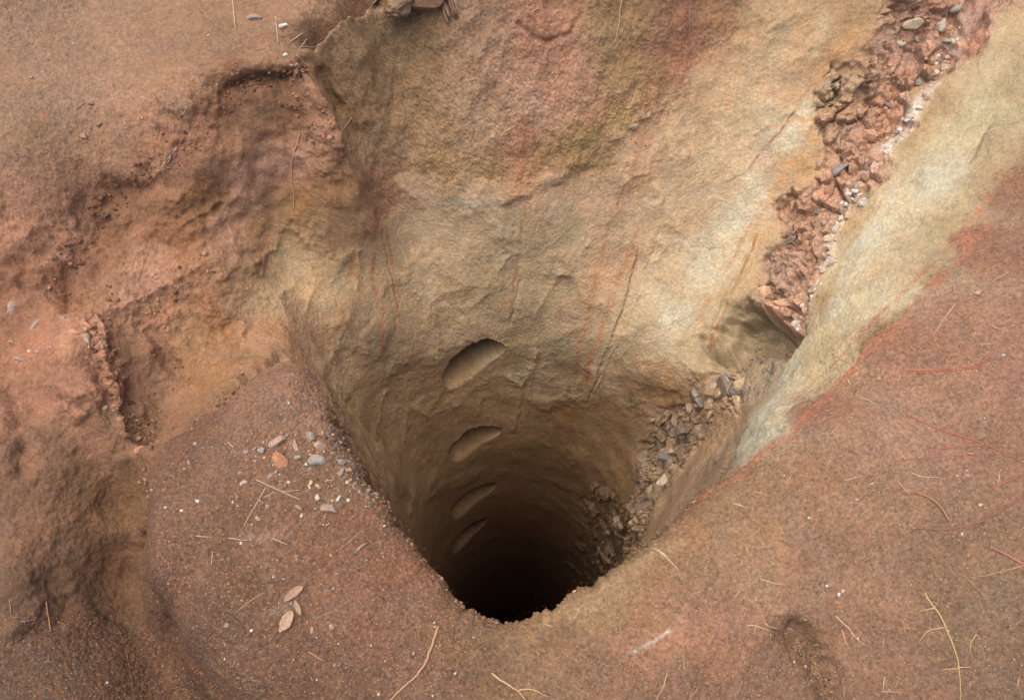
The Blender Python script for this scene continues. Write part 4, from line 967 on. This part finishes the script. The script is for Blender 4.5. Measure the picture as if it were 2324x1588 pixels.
# ---- twigs
tw = stem("twig", [(996,1421),(985,1451),(967,1502),(945,1534),(920,1556),(880,1592)], 6.5, (192,140,102), "bare forked twig lying at the foot of the mound", "twig", taper=.6, lift=1.0)
stem("side_shoot", [(966,1503),(981,1496),(992,1480)], 2.6, (150,84,56), parent=tw); stem("side_shoot", [(966,1503),(948,1519),(930,1524)], 2.4, (160,92,62), parent=tw)
stem("twig", [(515,1394),(540,1408),(552,1422),(558,1440)], 4.6, (112,86,66), "bent dark twig on the left of the mound", "twig", taper=.6, lift=1.0)
st = stem("stick", [(2077,1116),(2104,1126),(2124,1138),(2142,1160),(2153,1181)], 5.5, (168,112,78), "brown bent stick among grit on the right slope", "stick", taper=1.2, lift=1.0)
bd = stem("root_stub", [(1003,-8),(1012,14),(1020,40)], 9, (164,118,92), "bundle of woody root stubs sticking out of the back wall's top", "root", taper=.8, lift=1.2)
for q in ([(1012,-8),(1022,12),(1030,36)], [(1020,-10),(1030,14),(1036,34)], [(1005,2),(1010,30),(1016,52)]):
    stem("root_stub", q, 7, (158,112,88), parent=bd, taper=.8, lift=1.4)
stem("root_stub", [(1000,10),(992,36),(986,60)], 3, (160,120,96), parent=bd)

# ---- pine needles: a sheath and two or three needles each
NEED = (186,96,66)
NEEDLES = [
 ([(2056,840),(2100,840),(2146,839),(2203,837),(2232,826),(2250,808)],2.6,(196,106,68),3,"orange pine needle pair lying level on the red slope"),([(2324,1050),(2225,1004),(2128,974),(2056,941)],3.2,(186,92,66),2,"long red pine needle descending to the photo's right edge"),
 ([(2232,1008),(2171,1013),(2106,1024)],2.4,(190,108,78),2,"faint short pine needle under the long descending one"),([(2268,1028),(2153,1033),(2027,1046)],2.2,(188,112,84),2,"faint long level pine needle under the descending one"),
 ([(2070,1199),(2153,1201),(2225,1185),(2290,1148),(2330,1122)],3.4,(160,92,78),2,"long curved purplish pine needle rising to the right"),([(2330,1070),(2280,1094),(2236,1116)],2.4,(178,100,76),2,"short pine needle above the curved purplish one"),
 ([(2247,1241),(2290,1262),(2330,1284)],5.0,(186,104,78),3,"stout red pine needle bundle at the right edge"),([(989,1464),(1043,1478),(1093,1462)],2.2,(152,84,58),2,"bowed dark pine needle right of the forked twig"),
 ([(1028,1419),(1026,1462)],3.2,(152,80,52),2,"short upright pine needle right of the forked twig"),
]
for pts, w, tone, n, lab in NEEDLES:
    root = bpy.data.objects.new("pine_needle", None); root.location = F1.at(*pts[0]); put(root, lab, "pine needle", "pine needles shed on the earth")
    for j in range(n):
        sp = (j - (n-1)/2) * 2.4
        stem("needle", [(x + sp * .2, y + sp * min(1, k * .45)) for k, (x, y) in enumerate(pts)], w * .8, tone, parent=root, stiff=6, taper=.5, lift=1.2)
    stem("sheath", [pts[0], (pts[0][0] * .93 + pts[1][0] * .07, pts[0][1] * .93 + pts[1][1] * .07)], w * 1.6, (170,140,128), parent=root, taper=.8)

# ---- pale rootlets: (main line, branches, width, tone, label)
PALE = (206,166,122)
ROOTS = [
 ([(2097,1343),(2121,1379),(2142,1415),(2160,1455),(2173,1498),(2178,1534),(2180,1592)],[[(2146,1422),(2106,1430),(2081,1458)],[(2175,1514),(2135,1520)],[(2175,1514),(2202,1513)],[(2121,1379),(2085,1385)]],4,(206,164,106),"longest pale root running down to the photo's bottom edge"),
 ([(2330,1280),(2261,1300),(2196,1311),(2180,1323)],[[(2196,1314),(2229,1347),(2259,1390)],[(2196,1311),(2170,1298)]],3,(180,142,96),"forked root coming in from the right edge"),
 ([(1897,1397),(1923,1422),(1941,1448),(1966,1462)],[],3.6,PALE,"wavy pale root above the dark bottom pit"),([(1908,1428),(1919,1458),(1933,1482)],[],3.2,(206,150,118),"shorter pink root beneath the wavy pale one"),
 ([(1696,1417),(1717,1419),(1761,1435)],[[(1717,1419),(1708,1438)]],3.4,PALE,"branching pale rootlet above left of the dark pit"),([(1733,1412),(1746,1424),(1771,1426)],[],2.8,PALE,"curled rootlet beside the branching pale one"),
 ([(1725,1314),(1752,1322),(1782,1325)],[],2.6,(214,170,122),"level wavy rootlet in the middle of the right slope"),([(1663,1143),(1680,1145),(1699,1154)],[],2.8,(214,178,136),"small rootlet near the red bed on the lip"),
 ([(2009,1534),(2004,1552),(2002,1570)],[[(2004,1566),(2049,1573)]],2.6,PALE,"small right-angled rootlet near the bottom edge"),([(2218,1439),(2198,1458),(2202,1480)],[],3,(196,152,90),"crooked yellow rootlet right of the longest root"),
 ([(1516,1528),(1505,1556),(1487,1592)],[],3,(196,150,106),"rootlet leaving the bottom edge under the grey streak"),([(1681,1484),(1690,1496),(1699,1512)],[],2.2,(190,150,116),"short thin rootlet left of the dark pit"),
 ([(2167,691),(2135,734),(2117,763)],[],3,(208,156,116),"reddish-tan root on the upper red slope"),([(2286,619),(2241,648)],[],2.4,(190,150,128),"straight fine root highest on the red slope"),([(2250,741),(2264,749),(2279,747)],[],3.2,(206,166,130),"stubby rootlet on the red slope by grit"),([(2220,783),(2250,780),(2276,778)],[],2.4,(196,160,136),"level fine root just above the orange pine needles"),
 ([(1951,902),(1970,908),(1989,920)],[],3,(206,166,130),"short rootlet below the orange pine needles"),([(1890,803),(1930,824),(1951,842)],[[(1930,842),(1890,838),(1875,846)]],2.6,(212,168,112),"forked rootlet hanging over the pale flank"),([(1922,860),(1930,873)],[],4,(206,170,126),"stubby rootlet below the red bed"),
 ([(2067,1073),(2092,1080),(2142,1086)],[],2.8,(206,166,122),"level rootlet above the brown stick"),([(1915,1088),(1945,1082),(1969,1080)],[],2.4,(200,160,124),"faint rootlet left above the brown stick"),
 ([(1115,1529),(1151,1552),(1176,1566),(1194,1592)],[[(1176,1566),(1208,1563),(1244,1581)]],5,(210,164,110),"thick forked pale root at the bottom edge"),([(1248,1385),(1243,1398),(1240,1412)],[],2.6,(206,170,120),"rootlet close to the shaft's lowest lip"),([(1235,1416),(1255,1422)],[],2.6,(206,170,120),"tiny level rootlet under the lip"),
 ([(1446,1237),(1470,1240),(1493,1246),(1543,1296)],[[(1470,1240),(1495,1232)],[(1493,1246),(1520,1262)]],3,(222,190,146),"whitish root tuft on the shaft's right lip"),
 ([(1413,-4),(1406,30),(1404,54),(1402,79),(1395,99)],[],3.2,(206,166,122),"pale root hanging down the middle of the back wall"),([(1563,-4),(1565,40),(1563,94)],[],2.6,(186,136,106),"fine root hanging over the red patch of the wall"),([(1032,-4),(1036,18),(1042,41)],[],2.8,(200,162,128),"fine root beside the woody stubs"),
 ([(798,268),(783,288),(771,306)],[],2.6,(194,156,116),"fine root against the dark side of the ridge"),([(1444,202),(1432,244),(1417,288)],[],2.4,(204,160,120),"straight root beside the pale nodules"),([(1266,171),(1256,190),(1240,196)],[],2.6,(210,164,126),"bent short root on the pinkish wall"),([(1222,18),(1201,31)],[],2.4,(210,160,126),"tiny root on the red block at the top"),
 ([(1147,299),(1160,288),(1172,283)],[],2.8,(214,176,140),"short root above the rust-red run"),([(787,339),(812,337)],[],2.2,(200,156,122),"tiny level root at the foot of the ridge"),([(680,302),(666,360),(659,414),(670,443),(668,472),(659,502)],[],4,(204,136,88),"long orange root down the ridge's clay face"),
 ([(673,126),(691,140),(702,155)],[],3,(176,136,104),"root curling over the crumbling ledge"),([(1805,518),(1797,537),(1779,547)],[],3,(214,178,140),"pale root across the rubble's dark pocket"),([(1700,672),(1723,668),(1744,661),(1773,659)],[],2.4,(214,178,140),"fine root across the rubble block"),([(1710,642),(1700,655),(1694,671)],[],2.4,(206,176,130),"fine root above the wall's hollow"),
 ([(1789,769),(1786,785),(1775,795)],[],2.6,(210,180,140),"root at the back of the wall's hollow"),([(1787,805),(1778,816),(1773,827)],[],2.8,(214,184,146),"frayed root end at the hollow's rim"),([(1965,240),(1975,275),(1985,300)],[[(1980,290),(2005,302)]],3,(206,156,118),"root drooping over the upper rubble"),
 ([(1938,266),(1948,275),(1950,293)],[],2,(206,150,112),"thin short root left of the drooping one"),([(1876,245),(1920,205),(1960,172)],[],2.2,(204,164,110),"long straight root on the seam's upper side"),
]
for main, brs, w, tone, lab in ROOTS:
    r_ = stem("rootlet", main, w, tone, lab, "root", wig=1.6, stiff=2)
    for b in brs: stem("side_root", b, w * .7, tone, parent=r_, wig=1.4, stiff=2)

# ---- dry leaves: blade and stalk
def leaf(pts, w, tone, label, stalk, curl):
    P, _ = lay(pts, 2, step=3, stiff=8, lift=2.0)
    n = len(P); vs, fs = [], []
    up = Vector(F1.N[F1.idx(*pts[0])])
    for i, p in enumerate(P):
        t = i / (n - 1.0)
        d = Vector(P[min(i+1, n-1)] - P[max(i-1, 0)]).normalized(); s = up.cross(d).normalized()
        hw = w * F1.d[F1.idx(*pts[0])] / FPX / 2 * max(0.04, math.sin(math.pi * t ** .85) ** .75) * rnd.uniform(.82, 1.08)
        c = Vector(p) + up * (0.003 + curl * .035 * (t - .4) ** 2)
        for q in (-1, -.5, 0, .5, 1):
            vs.append(tuple(c + s * hw * q + up * (abs(q) ** 1.5 * hw * .35)))
    for i in range(n - 1):
        for q in range(4): fs.append((i*5+q, i*5+q+1, (i+1)*5+q+1, (i+1)*5+q))
    me = bpy.data.meshes.new("blade"); me.from_pydata(vs, [], fs); me.update(); me.materials.append(M_FIBRE)
    me.polygons.foreach_set("use_smooth", np.ones(len(fs), bool))
    root = bpy.data.objects.new("dry_leaf", None); root.location = P[0]; put(root, label, "leaf", "dry leaves on the mound")
    b = put(bpy.data.objects.new("blade", me), parent=root, tone=tone); b.matrix_parent_inverse = parent_inv(root)
    md = b.modifiers.new("thickness", 'SOLIDIFY'); md.thickness = 0.0006
    stem("stalk", stalk, 2.4, (160,116,92), parent=root, lift=3)
leaf([(688,1332),(672,1342),(658,1352),(644,1366)], 20, (176,132,100), "upper broad dry leaf with a long stalk on the mound", [(686,1334),(694,1322),(702,1307)], .5)
leaf([(672,1364),(677,1378),(682,1390),(684,1402)], 11, (176,134,100), "narrow curled dry leaf between the two broad ones", [(673,1366),(676,1350),(684,1336)], .9)
leaf([(664,1386),(654,1402),(646,1418),(634,1436)], 26, (188,146,116), "lower broad torn dry leaf on the mound", [(640,1426),(626,1434),(616,1444)], .4)

# ---- repeats nothing tells apart
def scatter(n, poly, fn):
    xs, ys = [p[0] for p in poly], [p[1] for p in poly]; done = 0
    while done < n:
        x, y = rnd.uniform(min(xs), max(xs)), rnd.uniform(min(ys), max(ys)); ins = False
        for (x0, y0), (x1, y1) in zip(poly, poly[1:] + poly[:1]):
            if (y0 > y) != (y1 > y) and x < (x1 - x0) * (y - y0) / (y1 - y0) + x0: ins = not ins
        if ins: fn(x, y); done += 1
MOUND = [(640,850),(720,880),(780,1040),(870,1160),(1020,1380),(1080,1440),(1060,1580),(560,1580),(440,1430),(360,1300),(350,1120),(450,1000)]
RIGHT = [(1180,1440),(1300,1400),(1500,1240),(1720,1090),(2100,720),(2324,470),(2324,1588),(1200,1588)]
LEDGE = [(0,0),(740,0),(660,110),(520,190),(360,340),(140,420),(0,480)]
PEB = [(206,186,160),(198,150,116),(152,146,146),(186,120,86),(204,190,172),(160,130,108),(206,160,110)]
def peb(lab, grp, lo, hi):
    def f(x, y):
        s = rnd.uniform(lo, hi) if rnd.random() < .85 else hi * 1.3
        stone('tiny', x, y, s, s * rnd.uniform(.6, 1), rnd.choice(PEB), sink=.25, ang=rnd.uniform(0, 3), label=lab, cat="pebble", group=grp)
    return f
scatter(100, MOUND, peb("tiny pebble scattered on the sandy mound", "tiny pebbles on the mound", 3, 5.5))
scatter(40, [(500,980),(760,980),(840,1120),(780,1200),(520,1180)], peb("tiny pebble scattered on the sandy mound", "tiny pebbles on the mound", 4, 7))
scatter(80, RIGHT, peb("tiny pebble scattered on the right slope", "tiny pebbles on the right slope", 2.5, 4.5))
scatter(30, LEDGE, peb("tiny pebble scattered on the upper ledge", "tiny pebbles on the upper ledge", 2.5, 4.5))
def bit(lab, grp, cat, name, tones, lo, hi, w, wig):
    def f(x, y):
        a, l = rnd.uniform(0, 6.28), rnd.uniform(lo, hi)
        b = a + rnd.uniform(-.5, .5)
        stem(name, [(x, y), (x + math.cos(a)*l*.5, y + math.sin(a)*l*.5), (x + math.cos(a)*l*.5 + math.cos(b)*l*.5, y + math.sin(a)*l*.5 + math.sin(b)*l*.5)], rnd.uniform(w*.7, w), rnd.choice(tones), lab, cat, grp, wig=wig, step=4)
    return f
scatter(70, MOUND, bit("small reddish needle scrap on the sandy mound", "needle scraps on the mound", "needle scrap", "needle_scrap", [(150,78,50),(140,84,58),(160,96,66),(176,120,84)], 14, 42, 2.0, .4))
scatter(90, RIGHT, bit("short hair-fine rootlet on the right slope", "hair-fine rootlets on the right slope", "rootlet", "rootlet", [(206,170,130),(196,156,118),(190,150,110)], 10, 34, 2.0, 1.4))
scatter(26, [(820,60),(1480,20),(1480,420),(1100,430),(900,330)], bit("short hair-fine rootlet on the back wall", "hair-fine rootlets on the back wall", "rootlet", "rootlet", [(210,172,132),(196,150,114)], 8, 20, 1.8, 1.2))
scatter(22, LEDGE, bit("short hair-fine rootlet on the upper ledge", "hair-fine rootlets on the ledge", "rootlet", "rootlet", [(190,150,120),(120,92,72)], 10, 30, 1.8, 1.2))

# ---- grit: sand grains lying loose, nobody could count them
GV, GF, GC = [], [], []
oct_v = np.array([(1,0,0),(-1,0,0),(0,1,0),(0,-1,0),(0,0,1),(0,0,-1)], float)
oct_f = np.array([(0,2,4),(2,1,4),(1,3,4),(3,0,4),(2,0,5),(1,2,5),(3,1,5),(0,3,5)])
def grain(x, y, s):
    k = F1.idx(x, y); r = s * F1.d[k] / FPX / 2
    v = oct_v * np.array([rnd.uniform(.6, 1.2) for _ in range(3)]) * r
    q = Matrix.Rotation(rnd.uniform(0, 6.28), 3, Vector((rnd.gauss(0,1), rnd.gauss(0,1), rnd.gauss(0,1))))
    v = v @ np.array(q) + F1.P[k] + F1.N[k] * r * .3
    GF.append(oct_f + 6 * len(GV)); GV.append(v)
    t = lin(rnd.choice([(206,176,140),(196,140,100),(120,100,90),(90,78,72),(196,176,150),(180,112,72),(160,120,92),(176,136,104),(140,100,78)])) * ALB
    GC.append(np.tile(np.append(t, 1.0), (6, 1)))
scatter(4800, MOUND, lambda x, y: grain(x, y, rnd.uniform(1.6, 3.6)))
scatter(6000, RIGHT, lambda x, y: grain(x, y, rnd.uniform(1.6, 3.8)))
scatter(1500, LEDGE, lambda x, y: grain(x, y, rnd.uniform(1.4, 3.0)))
scatter(900, [(-20,1380),(300,1400),(540,1588),(-20,1588)], lambda x, y: grain(x, y, rnd.uniform(1.6, 3.2)))
me = bpy.data.meshes.new("grit"); me.from_pydata(np.concatenate(GV).tolist(), [], np.concatenate(GF).tolist()); me.update()
a_ = me.attributes.new("tone", 'FLOAT_COLOR', 'POINT'); a_.data.foreach_set("color", np.concatenate(GC).astype(F32).ravel())
gm = bpy.data.materials.new("grit"); gm.use_nodes = True
an = gm.node_tree.nodes.new("ShaderNodeAttribute"); an.attribute_name = "tone"
gm.node_tree.links.new(an.outputs["Color"], gm.node_tree.nodes["Principled BSDF"].inputs["Base Color"]); gm.node_tree.nodes["Principled BSDF"].inputs["Roughness"].default_value = .8
me.materials.append(gm)
go = bpy.data.objects.new("grit", me); SC.collection.objects.link(go); go["kind"] = "stuff"
